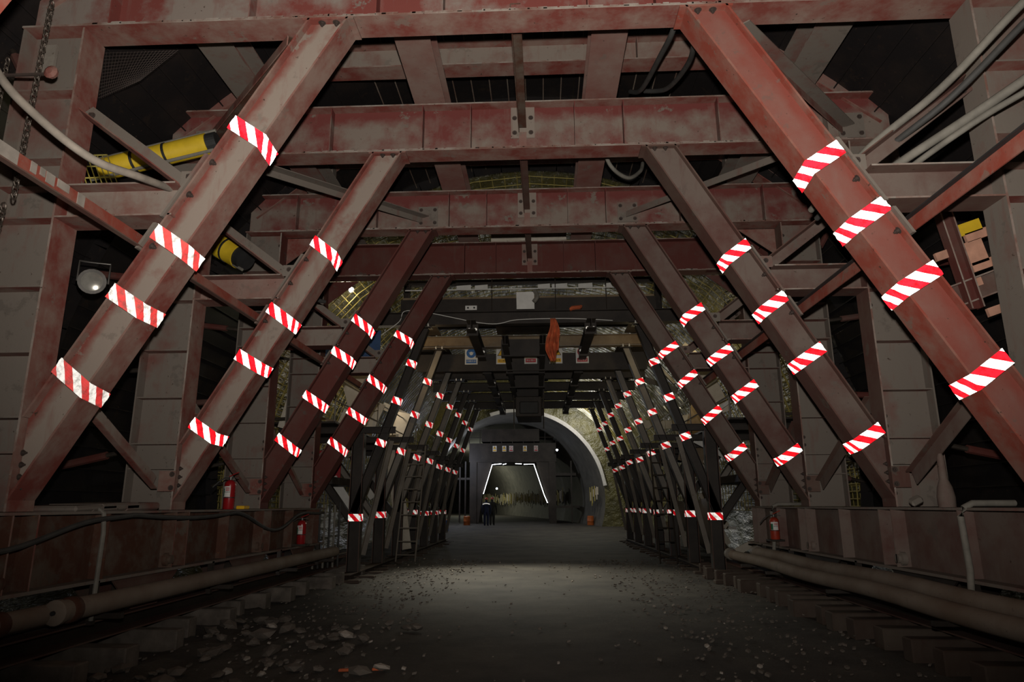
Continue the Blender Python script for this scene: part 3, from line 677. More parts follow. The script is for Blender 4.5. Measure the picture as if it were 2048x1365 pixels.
hose([(-4.6, 4.4, 5.5), (-4.2, 4.5, 4.8), (-3.88, 4.6, 4.45), (-3.55, 4.8, 4.2), (-3.42, 5.2, 4.25), (-3.45, 5.9, 4.45), (-3.3, 6.6, 4.6)], 0.034, 'dusty_hose', 'slack_hose', 'thick pale hose drooping across the left front post', 'hose')
cg = 'cables across the right front post'
hose([(4.5, 4.6, 5.95), (4.0, 5.0, 5.5), (3.5, 5.4, 5.0), (3.1, 6.0, 4.75), (2.95, 7.0, 4.6)], 0.035, 'grey_cable', 'cable', 'dusty cable crossing the right front post, uppermost', 'cable', cg)
hose([(4.55, 4.6, 5.85), (4.05, 5.0, 5.38), (3.56, 5.4, 4.9), (3.2, 6.0, 4.68), (3.0, 7.0, 4.5)], 0.03, 'rubber', 'cable', 'black cable just under the uppermost right cable', 'cable', cg)
hose([(4.6, 4.8, 5.3), (4.1, 5.1, 4.95), (3.7, 5.4, 4.72), (3.3, 6.0, 4.55), (3.1, 7.0, 4.5)], 0.04, 'grey_cable', 'cable', 'thick pale cable low across the right front post', 'cable', cg)
hose([(4.6, 4.9, 5.1), (4.1, 5.2, 4.85), (3.72, 5.4, 4.66), (3.4, 6.0, 4.5), (3.3, 7.0, 4.45)], 0.028, 'grey_cable', 'cable', 'thin pale cable lowest across the right front post', 'cable', cg)
hose([(1.47, 5.95, 6.5), (1.42, 6.2, 6.29), (1.40, 6.8, 6.43), (1.37, 8.0, 6.80), (1.3, 8.5, 7.1)], 0.03, 'rubber', 'cable', 'black cable hanging between the front cross beams, left of the big right brace', 'cable', 'black roof cables')
hose([(1.66, 5.95, 6.5), (1.66, 6.3, 6.24), (1.74, 7.0, 6.44), (1.70, 8.0, 6.80), (1.5, 8.5, 7.1)], 0.03, 'rubber', 'cable', 'black cable hanging close beside the top of the big right brace', 'cable', 'black roof cables')
hose([(0.9, 9.0, 6.9), (1.05, 9.3, 6.45), (1.35, 9.6, 6.35), (1.6, 9.9, 6.6), (1.7, 10.2, 6.9)], 0.03, 'grey_cable', 'cable', 'grey cable looping below the second cross beam', 'cable', 'black roof cables')
hose([(-4.2, 8.9, 4.5), (-3.9, 9.1, 4.45), (-3.6, 9.4, 4.5), (-3.3, 9.9, 4.55)], 0.03, 'rubber', 'cable', 'dark cables lying on the strut behind the big left brace', 'cable')
hose([(3.4, 8.8, 4.6), (3.1, 9.2, 4.5), (2.9, 10, 4.8)], 0.03, 'rubber', 'cable', 'dark cable rising behind the middle right tape', 'cable')
# mesh bag and yellow grating at upper left
mb = MB()
for i in range(22):
    f = i/21; mb.tube([(-4.80+0.85*f, 6.4, 6.40), (-4.75+0.4*f, 6.42, 5.84+0.2*f)], 0.002, 'rusty_bolt', 4, False)
for i in range(14):
    f = i/13; mb.tube([(-4.78, 6.41, 5.84+0.56*f), (-4.35+0.4*f, 6.41, 6.04+0.36*f)], 0.002, 'rusty_bolt', 4, False)
tag(mb.build('net_bag', kind='stuff'), 'fine dusty netting in the upper left corner opening', 'netting')
def grating(o0, ux, uz, nu, nv, r, mat, name, lb, cat='grating'):
    mb = MB(); o0, ux, uz = Vector(o0), Vector(ux), Vector(uz)
    for i in range(nu+1): mb.tube([o0+ux*i/nu, o0+ux*i/nu+uz], r, mat, 5, False)
    for j in range(nv+1): mb.tube([o0+uz*j/nv, o0+uz*j/nv+ux], r*1.4, mat, 5, False)
    return tag(mb.build(name, kind='stuff'), lb, cat)
grating((-5.35, 7.0, 5.05), (0.55, 0, 0.0), (-0.35, 0.2, 0.55), 9, 3, 0.007, 'yellow_bar', 'wire_grating', 'yellow lit wire grating below the yellow bundle at left')

# floodlight fixtures
def flood(p, d, r, lens, name, lb, group=None):
    p = Vector(p); d = Vector(d).normalized(); t_ = thing(name, lb, 'lamp', tuple(p), group)
    mb = MB(); mb.lathe(p-d*r*1.5, [(r*0.35, 0), (r*0.6, r*0.3), (r*0.95, r*1.2), (r*1.08, r*1.3), (r*1.08, r*1.5), (r*0.95, r*1.5)], 'lamp_body', 20, d); mb.build('housing', t_, smooth=True)
    mb = MB(); mb.lathe(p-d*0.01, [(r*0.95, 0), (r*0.95, 0.004), (r*0.6, 0.02)], lens, 20, d); mb.build('lens', t_, smooth=True)
    mb = MB(); sd = d.cross(Vector((0, 0, 1))).normalized(); mb.tube([p-d*r*0.5+sd*r*1.15, p-d*r*0.5+sd*r*1.15+Vector((0, 0, r*1.8)), p-d*r*0.5-sd*r*1.15+Vector((0, 0, r*1.8)), p-d*r*0.5-sd*r*1.15], 0.012, 'lamp_body', 6); mb.build('yoke', t_)
    return t_
flood((-4.93, 6.95, 3.92), (0.55, -1, -0.1), 0.13, 'lamp_glass', 'work_lamp', 'unlit round work lamp with glass face behind the left front post')

# fire extinguishers
def extinguisher(p, red, lb, h=0.40, r=0.075, labelside=True, yaw=0.0):
    p = Vector(p); t_ = thing('fire_extinguisher', lb, 'fire extinguisher', tuple(p), 'fire extinguishers')
    mb = MB(); mb.lathe(p, [(r*0.9, 0), (r, 0.015), (r, h*0.82), (r*0.93, h*0.9), (r*0.6, h*0.97), (r*0.28, h)], red, 28); mb.build('cylinder', t_, smooth=True)
    mb = MB(); mb.lathe(p+Vector((0, 0, h)), [(r*0.28, 0), (r*0.3, 0.04)], 'lamp_body', 12); mb.build('valve', t_, smooth=True)
    q = Vector((cos(yaw), sin(yaw), 0)); s2 = Vector((-sin(yaw), cos(yaw), 0))
    mb = MB(); mb.obox(p+q*0.045+Vector((0, 0, h+0.075)), q*0.065+Vector((0, 0, 0.028)), s2*0.011, Vector((0, 0, 0.006)), red)
    mb.obox(p+q*0.05+Vector((0, 0, h+0.03)), q*0.06-Vector((0, 0, 0.006)), s2*0.01, Vector((0, 0, 0.005)), 'lamp_body'); mb.build('handle', t_)
    mb = MB(); mb.tube([p+Vector((0, 0, h+0.03)), p-q*0.08+Vector((0, 0, h+0.03)), p-q*0.16+Vector((0, 0, h-0.02)), p-q*0.24+Vector((0, -0.02, h-0.1))], 0.009, 'rubber', 8); mb.build('discharge_hose', t_, smooth=True)
    mb = MB(); mb.tube([p+Vector((0, 0, h*0.38)), p+Vector((0, 0, h*0.41))], r*1.03, 'black_strap', 28); mb.build('band', t_)
    if labelside:
        a0, a1 = radians(205), radians(300)
        lo = MB()
        def patch(mbx, b0, b1, z0, z1, rr, mat, n=8):
            for i in range(n):
                u, v = b0+(b1-b0)*i/n, b0+(b1-b0)*(i+1)/n
                mbx.quad([p+Vector((rr*cos(u), rr*sin(u), z0)), p+Vector((rr*cos(v), rr*sin(v), z0)), p+Vector((rr*cos(v), rr*sin(v), z1)), p+Vector((rr*cos(u), rr*sin(u), z1))], mat)
        patch(lo, a0, a1, h*0.42, h*0.78, r*1.012, 'paper'); patch(lo, radians(205), radians(235), h*0.43, h*0.70, r*1.02, 'label_green')
        for z in (0.71, 0.67, 0.63): patch(lo, radians(250), radians(293), h*z, h*(z+0.022), r*1.022, 'red_ink')
        for b in (248, 262, 276, 290): patch(lo, radians(b-4), radians(b+3), h*0.565, h*0.60, r*1.022, 'ink', 2)
        lo.build('label_sticker', t_)
    return t_
extinguisher((-4.36, 9.56, 1.462), 'extinguisher_red', 'red fire extinguisher standing on the left chassis beam, white paper label')
extinguisher((-4.22, 12.2, 0.86), 'extinguisher_red', 'red fire extinguisher with bluish label, hanging low in the dark at left')
extinguisher((3.86, 12.0, 0.93), 'extinguisher_far', 'dusty red fire extinguisher on the right at the end of the chassis beam', 0.36)
for x, y, lb in ((-4.22, 12.2, 'small shelf bracket holding the low left extinguisher'), (3.86, 12.0, 'small shelf bracket holding the right extinguisher')):
    mb = MB(); mb.box(x-0.12, x+0.12, y-0.1, y+0.12, (0.835 if x < 0 else 0.905), (0.86 if x < 0 else 0.93), 'dark_steel'); tag(mb.build('shelf_bracket'), lb, 'bracket')
mb = MB(); mb.box(-4.45, -4.33, 10.0, 10.2, 1.462, 1.51, 'sign_yellow'); tag(mb.build('yellow_box', bevel=0.01), 'small yellow box beside the left extinguisher', 'box')
# bottle / paper on right beam
mb = MB(); mb.lathe((4.12, 7.35, 1.462), [(0.08, 0), (0.085, 0.1), (0.07, 0.2), (0.04, 0.28), (0.035, 0.5), (0.02, 0.54)], 'brown_web', 16); tag(mb.build('jack_cylinder', smooth=True), 'dusty upright jack on the right chassis beam', 'jack')
mb = MB(); mb.obox((4.02, 7.75, 1.53), (0.07, 0.02, 0.03), (0, 0.05, 0.02), (-0.01, 0, 0.03), 'grey_steel'); tag(mb.build('paper_wad', bevel=0.02), 'crumpled pale paper on the right chassis beam', 'paper')

# ------------------------------------------------------------------ second gantry
Y2 = [14.8+2.3*i for i in range(7)]
def xc2(y): return -0.205-0.008*(y-14.8)
def hb(z): return 2.94-0.353*(z-3.9)
TZ = {-1: [4.6, 3.75, 2.85], 1: [4.55, 3.77, 2.9]}
D2 = ['front', 'second', 'third', 'fourth', 'fifth', 'sixth', 'last']
for i, Y in enumerate(Y2):
    c = xc2(Y)
    fr = thing('deck_portal', '%s dark steel frame of the second gantry, thin taped braces on both sides' % D2[i], 'steel frame', (c, Y, 0.15), 'dark frames of the second gantry')
    mb = MB(); mb.hbar((c-3.6, Y+0.1, 5.62), (c+3.6, Y+0.1, 5.62), (0, 1, 0), 0.30, 0.22, 0.014, 0.01, 'warm_steel' if i in (1, 2) else 'dark_steel', 'warm_steel' if i in (1, 2) else 'dark_steel', 'grey_steel' if i == 1 else 'dark_steel'); mb.build('cross_beam', fr)  # second and third beams warmer and paler: lamplight painted into the steel colour
    for s in (-1, 1):
        wm = 'grey_steel' if i in (1, 2, 3) and True else 'dark_steel'  # paler webs on these braces carry lamplight in their colour
        mb = MB(); p0 = Vector((c+s*(hb(1.35)+0.0), Y+0.1, 1.35)); p1 = Vector((c+s*hb(5.42), Y+0.1, 5.42))
        mb.hbar(p0, p1, (0, 1, 0), 0.18, 0.18, 0.012, 0.01, wm, 'dark_steel', 'dark_steel'); mb.obox(p1, (0.16, 0, 0), (0, 0.12, 0), (0, 0, 0.012), 'dark_steel')
        br = mb.build('brace', fr)
        mb = MB()
        for dx in (-0.08, 0.08): bolt(mb, p1+Vector((dx, -0.10, 0.02)), (0, -0.3, 1), 0.02, 0.05, 'bolt_bright')
        mb.build('bolts', br)
        a = (p1-p0).normalized(); perp = a.cross(Vector((0, 1, 0)))
        for z in TZ[s]:
            z = z+rnd.uniform(-0.03, 0.03); q = p0+a*((z-1.35)/a.z); qf = q-Vector((0, 0.099, 0)); h = 0.095
            inn = -s*abs(perp.x)/perp.x if perp.x else 1
            e0 = qf+perp*h; e1 = qf-perp*h
            if (e0.x-e1.x)*s < 0: e0, e1 = e1, e0
            tape_strip([e0, e1, e1+Vector((0, 0.18, 0))], [a, a, a], 0.15, 'hazard_tape', br, flip=(s > 0))
        # column and foot
        mb = MB(); xx = c+s*3.80
        mb.hbar((xx, Y+0.1, 0.16), (xx, Y+0.1, 3.05), (0, 1, 0), 0.26, 0.2, 0.014, 0.01, 'dark_steel', 'dark_steel', 'brown_flange'); co = mb.build('column', fr)
        if i != 2 or s > 0:
            zt = 1.27+rnd.uniform(-0.04, 0.04)
            tape_strip([(xx+s*0.131, Y-0.006, zt), (xx-s*0.131, Y-0.006, zt), (xx-s*0.136, Y+0.2, zt)], [Vector((0, 0, 1))]*3, 0.15, 'hazard_tape', co, flip=(s > 0))
        mb = MB(); mb.hbar((c+s*3.0, Y+0.1, 3.12), (c+s*5.6, Y+0.1, 3.12), (0, 1, 0), 0.14, 0.12, mw='dark_steel', mf='dark_steel', me='dark_steel'); mb.build('bracket_beam', fr)
        mb = MB(); mb.hbar((xx+s*0.1, Y+0.1, 1.2), (c+s*5.2, Y+0.1, 2.9), (0, 1, 0), 0.16, 0.12, mw='grey_steel' if i in (1, 3) else 'dark_steel', mf='dark_steel', me='dark_steel'); mb.build('outer_brace', fr)
        mb = MB(); mb.angle((xx-s*0.1, Y+0.25, 0.5), (c+s*(hb(3)+0.1), Y+1.1, 3.0), (-s, 0, 0), 0.1, 0.01, 'grey_steel'); mb.build('stay', fr)
        # upper vertical to the arch
        mb = MB(); mb.hbar((c+s*3.3, Y+0.1, 5.77), (c+s*3.3, Y+0.1, 7.2), (0, 1, 0), 0.16, 0.14, mw='dark_steel', mf='dark_steel', me='dark_steel'); mb.build('upper_post', fr)
    mb = MB(); mb.hbar((c-3.4, Y+0.1, 7.25), (c+3.4, Y+0.1, 7.25), (0, 1, 0), 0.14, 0.12, mw='dark_steel', mf='dark_steel', me='dark_steel'); mb.build('upper_beam', fr)
for s in (-1, 1):
    sd = SIDE[s]; sl = thing('sill_beam', 'low sill beam on the ground under the %s columns of the second gantry' % sd, 'beam', (xc2(20)+s*3.8, 20, 0))
    mb = MB(); mb.hbar((xc2(14.8)+s*3.8, 14.2, 0.09), (xc2(30)+s*3.8, 30.0, 0.09), (1, 0, 0), 0.14, 0.26, mw='timber', mf='timber', me='timber'); mb.build('beam', sl)
    for j in range(18):
        y = 14.2+0.9*j; mb = MB(); mb.obox((xc2(y)+s*(4.0+rnd.uniform(-.1, .1)), y, 0.03), (0.55, 0, 0), (0, 0.11, 0), (0, 0, 0.035), 'timber'); mb.build('sleeper', sl, bevel=0.01)
    mb = MB(); mb.hbar((xc2(14.8)+s*1.32, 14.4, 5.36), (xc2(29)+s*1.32, 29, 5.36), (1, 0, 0), 0.22, 0.2, mw='dark_steel', mf='dark_steel', me='dark_steel')
    lg = mb.build('lengthwise_beam'); tag(lg, 'dark %s beam running back under the deck with bright bolt pairs' % sd, 'beam')
    mb = MB()
    for Y in Y2:
        for dx in (-0.07, 0.07): bolt(mb, (xc2(Y)+s*1.32+dx, Y-0.02, 5.36-0.02), (0, -1, -0.3), 0.024, 0.03, 'bolt_bright')
        mb.box(xc2(Y)+s*1.32-0.13, xc2(Y)+s*1.32+0.13, Y-0.018, Y-0.006, 5.2, 5.46, 'dark_steel')
    mb.build('bolt_plates', lg)
# deck planks / chequer plate between
dk = thing('gantry_deck', 'dark deck of steel plates on top of the second gantry', 'deck', (-0.3, 20, 5.78))
for Y in Y2[:-1]:
    for x0, x1 in ((-3.3, -2.35), (2.35, 3.3), (-0.9, 0.5)):
        mb = MB(); mb.box(xc2(Y)+x0, xc2(Y)+x1, Y+0.25, Y+2.25, 5.78, 5.81, 'dark_steel'); mb.build('deck_plate', dk)
# central trolley track + hoist
tk = thing('hoist_track', 'dark twin track hanging under the middle of the deck with box hoist', 'hoist', (-0.45, 20, 4.5))
for dx in (-0.5, 0.35):
    mb = MB(); mb.hbar((-0.30+dx, 14.9, 5.12), (-0.45+dx, 28.8, 5.12), (1, 0, 0), 0.22, 0.14, mw='dark_steel', mf='dark_steel', me='dark_steel'); mb.build('track_rail', tk)
for Y in (16, 18.2, 20.5, 22.8, 25.0, 27.2):
    mb = MB(); mb.box(-0.95, 0.1, Y, Y+0.12, 4.98, 5.4, 'dark_steel'); mb.build('cross_plate', tk)
mb = MB(); mb.box(-0.85, 0.0, 22.2, 23.8, 4.30, 4.98, 'dark_steel'); mb.box(-0.72, -0.1, 22.15, 22.2, 4.4, 4.8, 'black_strap'); mb.build('hoist_body', tk, bevel=0.03)
for x in (-0.9, 0.06):
    mb = MB(); mb.tube([(x, 22.1, 5.0), (x, 22.1, 3.9)], 0.02, 'dark_steel', 6); mb.build('guide_rod', tk)
# handrail wire, cables across the front
hose([(-3.9, 14.75, 5.0), (-3.2, 14.7, 5.5), (-2.9, 14.68, 5.78), (-1.2, 14.66, 5.44), (-0.5, 14.66, 5.52), (0.6, 14.66, 5.53), (1.6, 14.66, 5.47)], 0.009, 'paper', 'white_wire', 'thin white wire along the front deck beam', 'wire')
mb = MB(); mb.tube([(-3.1, 14.9, 6.32), (2.4, 14.9, 6.32)], 0.014, 'paper', 6); mb.tube([(-3.1, 14.9, 6.60), (2.4, 14.9, 6.60)], 0.01, 'yellow_bar', 6)
for x in (-2.4, -1.1, 0.35, 1.5): mb.tube([(x, 14.9, 5.77), (x, 14.9, 6.6)], 0.012, 'dark_steel', 6)
tag(mb.build('guard_rail'), 'thin pale guard rail along the front edge of the deck', 'guard rail')
mb = MB(); mb.box(-3.3, 2.7, 15.4, 15.46, 5.78, 6.25, 'dark_steel'); mb.box(-3.3, 2.7, 15.6, 15.66, 6.3, 6.36, 'warm_steel'); tag(mb.build('toe_board'), 'dark boards behind the deck guard rail', 'board')
# blank white board, paper, rag
mb = MB(); mb.obox((-0.33, 14.72, 5.98), (0.20, 0, 0.0), (0, 0.01, 0), (-0.003, 0, 0.20), 'paper'); bd = mb.build('white_board'); tag(bd, 'blank square white board on the front deck beam', 'board')
hose([(-0.12, 14.66, 6.2), (-0.06, 14.64, 6.05), (-0.14, 14.63, 5.92)], 0.05, 'grey_cable', 'hanging_glove', 'dark glove hanging beside the blank white board', 'glove', n=8)
def rag(x, y, z0, z1, w_, mat, name, lb):
    mb = MB(); n, m_ = 10, 16
    for j in range(m_+1):
        f = j/m_
        for i in range(n+1):
            u = i/n-0.5; ww = w_*(0.4+0.6*min(1, f*2.2))*(1 if f < 0.75 else 1-0.4*(f-0.75)*4*(0.3+0.7*abs(u)*2))
            mb.v.append((x+u*ww+0.03*sin(f*7), y+0.05*sin(u*18+f*3)*(0.3+f)-0.02, z0+(z1-z0)*f*(1-0.25*(u > 0.1)*f)))
    for j in range(m_):
        for i in range(n): a = j*(n+1)+i; mb.face((a, a+1, a+n+2, a+n+1), mat)
    o = mb.build(name, smooth=True); md = o.modifiers.new('t', 'SOLIDIFY'); md.thickness = 0.008; return tag(o, lb, 'cloth')
rag(0.28, 14.62, 5.52, 4.55, 0.30, 'rag_orange', 'orange_rag', 'torn orange red rag hanging from the front deck beam')
mb = MB(); rock = [(0.75, 14.75, 5.80)]
mb.obox((0.80, 14.8, 5.81), (0.14, 0.02, 0.02), (0, 0.08, 0), (0.02, 0, 0.045), 'rag_orange'); tag(mb.build('orange_glove', bevel=0.03), 'crumpled orange glove lying on the front deck beam', 'glove')
mb = MB(); mb.box(-1.68, -1.42, 14.68, 14.72, 5.77, 5.87, 'paper'); bolt(mb, (-1.62, 14.68, 5.82), (0, -1, 0), 0.015, 0.01, 'ink'); bolt(mb, (-1.48, 14.68, 5.82), (0, -1, 0), 0.015, 0.01, 'ink')
tag(mb.build('splice_plate'), 'small pale plate with two bolts on the front deck beam', 'plate')
# safety signs on a board between the second and third deck frames
def text_obj(body, size, p, mat, parent, name='lettering', ext=0.002):
    cu = bpy.data.curves.new(name, 'FONT'); cu.body = body; cu.size = size; cu.align_x = 'CENTER'; cu.align_y = 'CENTER'; cu.extrude = ext
    tmp = bpy.data.objects.new(name, cu); COL.objects.link(tmp); dg = bpy.context.evaluated_depsgraph_get(); dg.update()
    me = bpy.data.meshes.new_from_object(tmp.evaluated_get(dg)); bpy.data.objects.remove(tmp)
    me.transform(Matrix.Rotation(pi/2, 4, 'X')); me.transform(Matrix.Translation(Vector(p)-OFF[parent.name])); me.materials.clear(); me.materials.append(MATS[mat])
    o = bpy.data.objects.new(name, me); COL.objects.link(o); o.parent = parent; OFF[o.name] = OFF[parent.name]; return o
SGY = 17.8
def sign(x, z, kind, txt, lb, scale=1.0, y=SGY, group='safety signs on the deck gantry'):
    t_ = thing('safety_sign', lb, 'sign', (x, y, z-0.24*scale), group); w_, h = 0.17*scale, 0.24*scale
    mb = MB(); mb.box(x-w_, x+w_, y, y+0.01, z-h, z+h, 'paper'); mb.build('panel', t_)
    def disc(r0, r1, mat, cz, yy, nm):
        mb = MB(); n = 28
        for i in range(n):
            a, b = 2*pi*i/n, 2*pi*(i+1)/n
            mb.quad([(x+r0*cos(a), yy, cz+r0*sin(a)), (x+r1*cos(a), yy, cz+r1*sin(a)), (x+r1*cos(b), yy, cz+r1*sin(b)), (x+r0*cos(b), yy, cz+r0*sin(b))], mat)
        return mb.build(nm, t_)
    cz = z+0.07*scale; k = scale
    if kind == 'blue':
        disc(0.001, 0.13*k, 'sign_blue', cz, y-0.003, 'symbol'); mb = MB(); mb.box(x-w_*0.8, x+w_*0.8, y-0.003, y-0.001, z-h*0.86, z-h*0.45, 'sign_blue')
        mb.build('caption', t_); mb = MB(); mb.lathe((x, y-0.004, cz-0.01*k), [(0.05*k, 0), (0.045*k, 0.002)], 'paper', 12, (0, -1, 0)); mb.box(x-0.07*k, x+0.07*k, y-0.006, y-0.004, cz+0.01*k, cz+0.02*k, 'paper'); mb.build('pictogram', t_)
    elif kind == 'yellow':
        mb = MB(); T = lambda q: [(x-0.145*k*q, cz-0.085*k*q-0.0), (x+0.145*k*q, cz-0.085*k*q), (x, cz+0.165*k*q)]
        mb.prism(T(1.0), 'y', y-0.004, y-0.001, 'ink'); mb.build('symbol_border', t_); mb = MB(); mb.prism(T(0.84), 'y', y-0.007, y-0.004, 'sign_yellow'); mb.build('symbol', t_)
        mb = MB(); mb.box(x-0.012*k, x+0.012*k, y-0.01, y-0.007, cz-0.01*k, cz+0.075*k, 'ink'); mb.box(x-0.012*k, x+0.012*k, y-0.01, y-0.007, cz-0.05*k, cz-0.03*k, 'ink'); mb.build('pictogram', t_)
        mb = MB(); mb.box(x-w_*0.8, x+w_*0.8, y-0.003, y-0.001, z-h*0.84, z-h*0.42, 'sign_yellow'); mb.build('caption', t_)
    else:
        disc(0.10*k, 0.128*k, 'red_ink', cz, y-0.003, 'symbol'); mb = MB(); mb.obox((x, y-0.004, cz), (0.08*k, 0, -0.08*k), (0, 0.002, 0), (0.009*k, 0, 0.009*k), 'red_ink')
        mb.obox((x-0.01*k, y-0.003, cz), (0.018*k, 0, 0.01*k), (0, 0.001, 0), (-0.01*k, 0, 0.05*k), 'ink'); mb.obox((x+0.02*k, y-0.003, cz-0.04*k), (0.03*k, 0, -0.03*k), (0, 0.001, 0), (0.006*k, 0, 0.008*k), 'ink'); mb.build('pictogram', t_)
        mb = MB(); mb.box(x-w_*0.8, x+w_*0.8, y-0.003, y-0.001, z-h*0.84, z-h*0.42, 'red_ink'); mb.build('caption', t_)
    if txt: text_obj(txt, 0.058*k, (x, y-0.006, z-h*0.64), 'ink' if kind == 'yellow' else 'paper', t_)
sz = 5.40
sign(-1.86, sz, 'blue', '必须戴安全帽', 'blue and white mandatory sign with round symbol, leftmost of the deck signs')
sign(-1.02, sz, 'yellow', '当心触电', 'yellow triangle warning sign right of the blue one')
sign(-0.27, sz, 'red', '禁止烟火', 'red and white prohibition sign in the middle of the deck signs')
sign(0.40, sz, 'yellow', '当心坠落', 'warning sign half hidden behind the orange rag')
sign(1.10, sz, 'red', '禁止攀登', 'red and white prohibition sign, rightmost of the deck signs')
mb = MB(); mb.box(-3.3, 2.8, SGY+0.02, SGY+0.06, 4.98, 5.45, 'dark_steel'); tag(mb.build('sign_board'), 'dark cross board carrying the row of safety signs', 'board')

# ladders
def ladder(p0, p1, wv, n, mat, lb):
    t_ = thing('ladder', lb, 'ladder', p0, 'ladders of the second gantry'); p0, p1, wv = Vector(p0), Vector(p1), Vector(wv)
    for s in (-1, 1):
        mb = MB(); mb.tube([p0+wv*s/2, p1+wv*s/2], 0.022, mat, 8); mb.build('rail', t_)
    for i in range(n):
        c = p0.lerp(p1, (i+0.5)/n); mb = MB(); mb.tube([c-wv/2, c+wv/2], 0.016, mat, 6); mb.build('rung', t_)
ladder((3.05, 17.6, 0.1), (3.15, 19.0, 3.1), (0.42, 0, 0), 9, 'dark_steel', 'dark ladder between the right columns of the second gantry')
ladder((-3.55, 18.2, 0.1), (-3.45, 18.8, 3.1), (0.5, 0, 0), 9, 'grey_steel', 'pale ladder between the left columns of the second gantry')

# side platforms with gratings and rails; clutter
for x0, x1, z, y_, lb in ((-1.10, -0.27, 7.46, 14.6, 'long pale board above the deck, left of the middle'), (-0.18, 0.62, 7.46, 14.6, 'long pale board above the deck, right of the middle'),
    (-2.08, -1.72, 6.78, 16.2, 'pale torn strip on the deck behind the rail, leftmost'), (-1.62, -1.30, 6.78, 16.2, 'pale strip on the deck behind the rail, second from left'), (-0.05, 0.25, 6.78, 16.2, 'pale slanting strip on the deck right of the middle'),
    (0.30, 0.68, 6.78, 16.2, 'longer pale strip on the deck right of the middle'), (0.95, 1.30, 6.78, 16.2, 'pale strip on the deck, second from right'), (1.62, 1.80, 6.78, 16.2, 'short pale strip on the deck, rightmost')):
    mb = MB(); h = 0.10 if y_ < 15 else 0.07; mb.obox(((x0+x1)/2, y_, z), ((x1-x0)/2, 0, 0.01), (0, 0.01, 0.0), (0, 0, h), 'sheet' if y_ < 15 else 'paper'); tag(mb.build('pale_board'), lb, 'board')
for s in (-1, 1):
    pf = thing('side_platform', 'walkway with guard rails on the %s flank of the second gantry' % SIDE[s], 'platform', (xc2(20)+s*4.9, 20, 3.2))
    mb = MB(); mb.box(xc2(20)+s*4.1, xc2(20)+s*5.6, 14.2, 30, 3.2, 3.24, 'dark_steel'); mb.build('deck', pf)
    for z in (3.7, 4.2):
        mb = MB(); mb.tube([(xc2(20)+s*4.15, 14.2, z), (xc2(20)+s*4.15, 30, z)], 0.018, 'paper' if z > 4 else 'grey_steel', 6); mb.build('guard_rail', pf)
    for j in range(9):
        mb = MB(); mb.tube([(xc2(20)+s*4.15, 14.3+1.9*j, 3.24), (xc2(20)+s*4.15, 14.3+1.9*j, 4.2)], 0.018, 'grey_steel', 6); mb.build('guard_post', pf)
    # lower table
    mb = MB(); mb.box(xc2(15)+s*4.2, xc2(15)+s*5.6, 14.4, 16.8, 1.95, 2.1, 'dark_steel'); tag(mb.build('side_bench'), 'dark bench platform low beside the %s front column' % SIDE[s], 'bench')
# rebar / membrane batten grids on the rough lining: steel mesh (uncountable)
def mesh_zone(y0, y1, a0, a1, R, name, lb, na, ny_, mat='yellow_bar', r=0.012):
    mb = MB()
    for i in range(na+1):
        a = a0+(a1-a0)*i/na; mb.tube([(cx(y)+R*cos(a), y, 1.9+R*sin(a)) for y in [y0+(y1-y0)*q/6 for q in range(7)]], r, mat, 4, False)
    for j in range(ny_+1):
        y = y0+(y1-y0)*j/ny_; mb.tube([(cx(y)+(R-0.03)*cos(a), y, 1.9+(R-0.03)*sin(a)) for a in [a0+(a1-a0)*q/18 for q in range(19)]], r, mat, 4, False)
    tag(mb.build(name, kind='stuff'), lb, 'reinforcement')
mesh_zone(14, 43, radians(-5), radians(185), 6.8, 'reinforcement_mesh', 'yellowish reinforcement mesh against the rough tunnel wall', 80, 80)
mesh_zone(13.6, 20, radians(150), radians(184), 6.5, 'reinforcement_mesh', 'pale bars standing against the left wall beside the deck gantry', 26, 10, 'yellow_bar', 0.015)
mesh_zone(13.6, 20, radians(-4), radians(30), 6.5, 'reinforcement_mesh', 'pale bars standing against the right wall beside the deck gantry', 26, 10, 'yellow_bar', 0.015)
# film folds over the crown and right side, their glints put in as pale colour
mb = MB()
for j in range(46):
    y = 26+0.38*j; a0 = rnd.uniform(radians(14), radians(66)); a1 = min(a0+rnd.uniform(0.15, 0.7), radians(88)); R = 6.62; n = 9
    mb.tube([(cx(y)+R*cos(a), y+0.05*sin(a*40+j), 1.9+R*sin(a)) for a in [a0+(a1-a0)*q/n for q in range(n+1)]], 0.018, 'film_fold', 5, True, [0.008+0.04*abs(sin(q*1.9+j)) for q in range(n+1)])
tag(mb.build('film_folds', kind='stuff'), 'shiny folds of film across the rough roof and right wall', 'film')
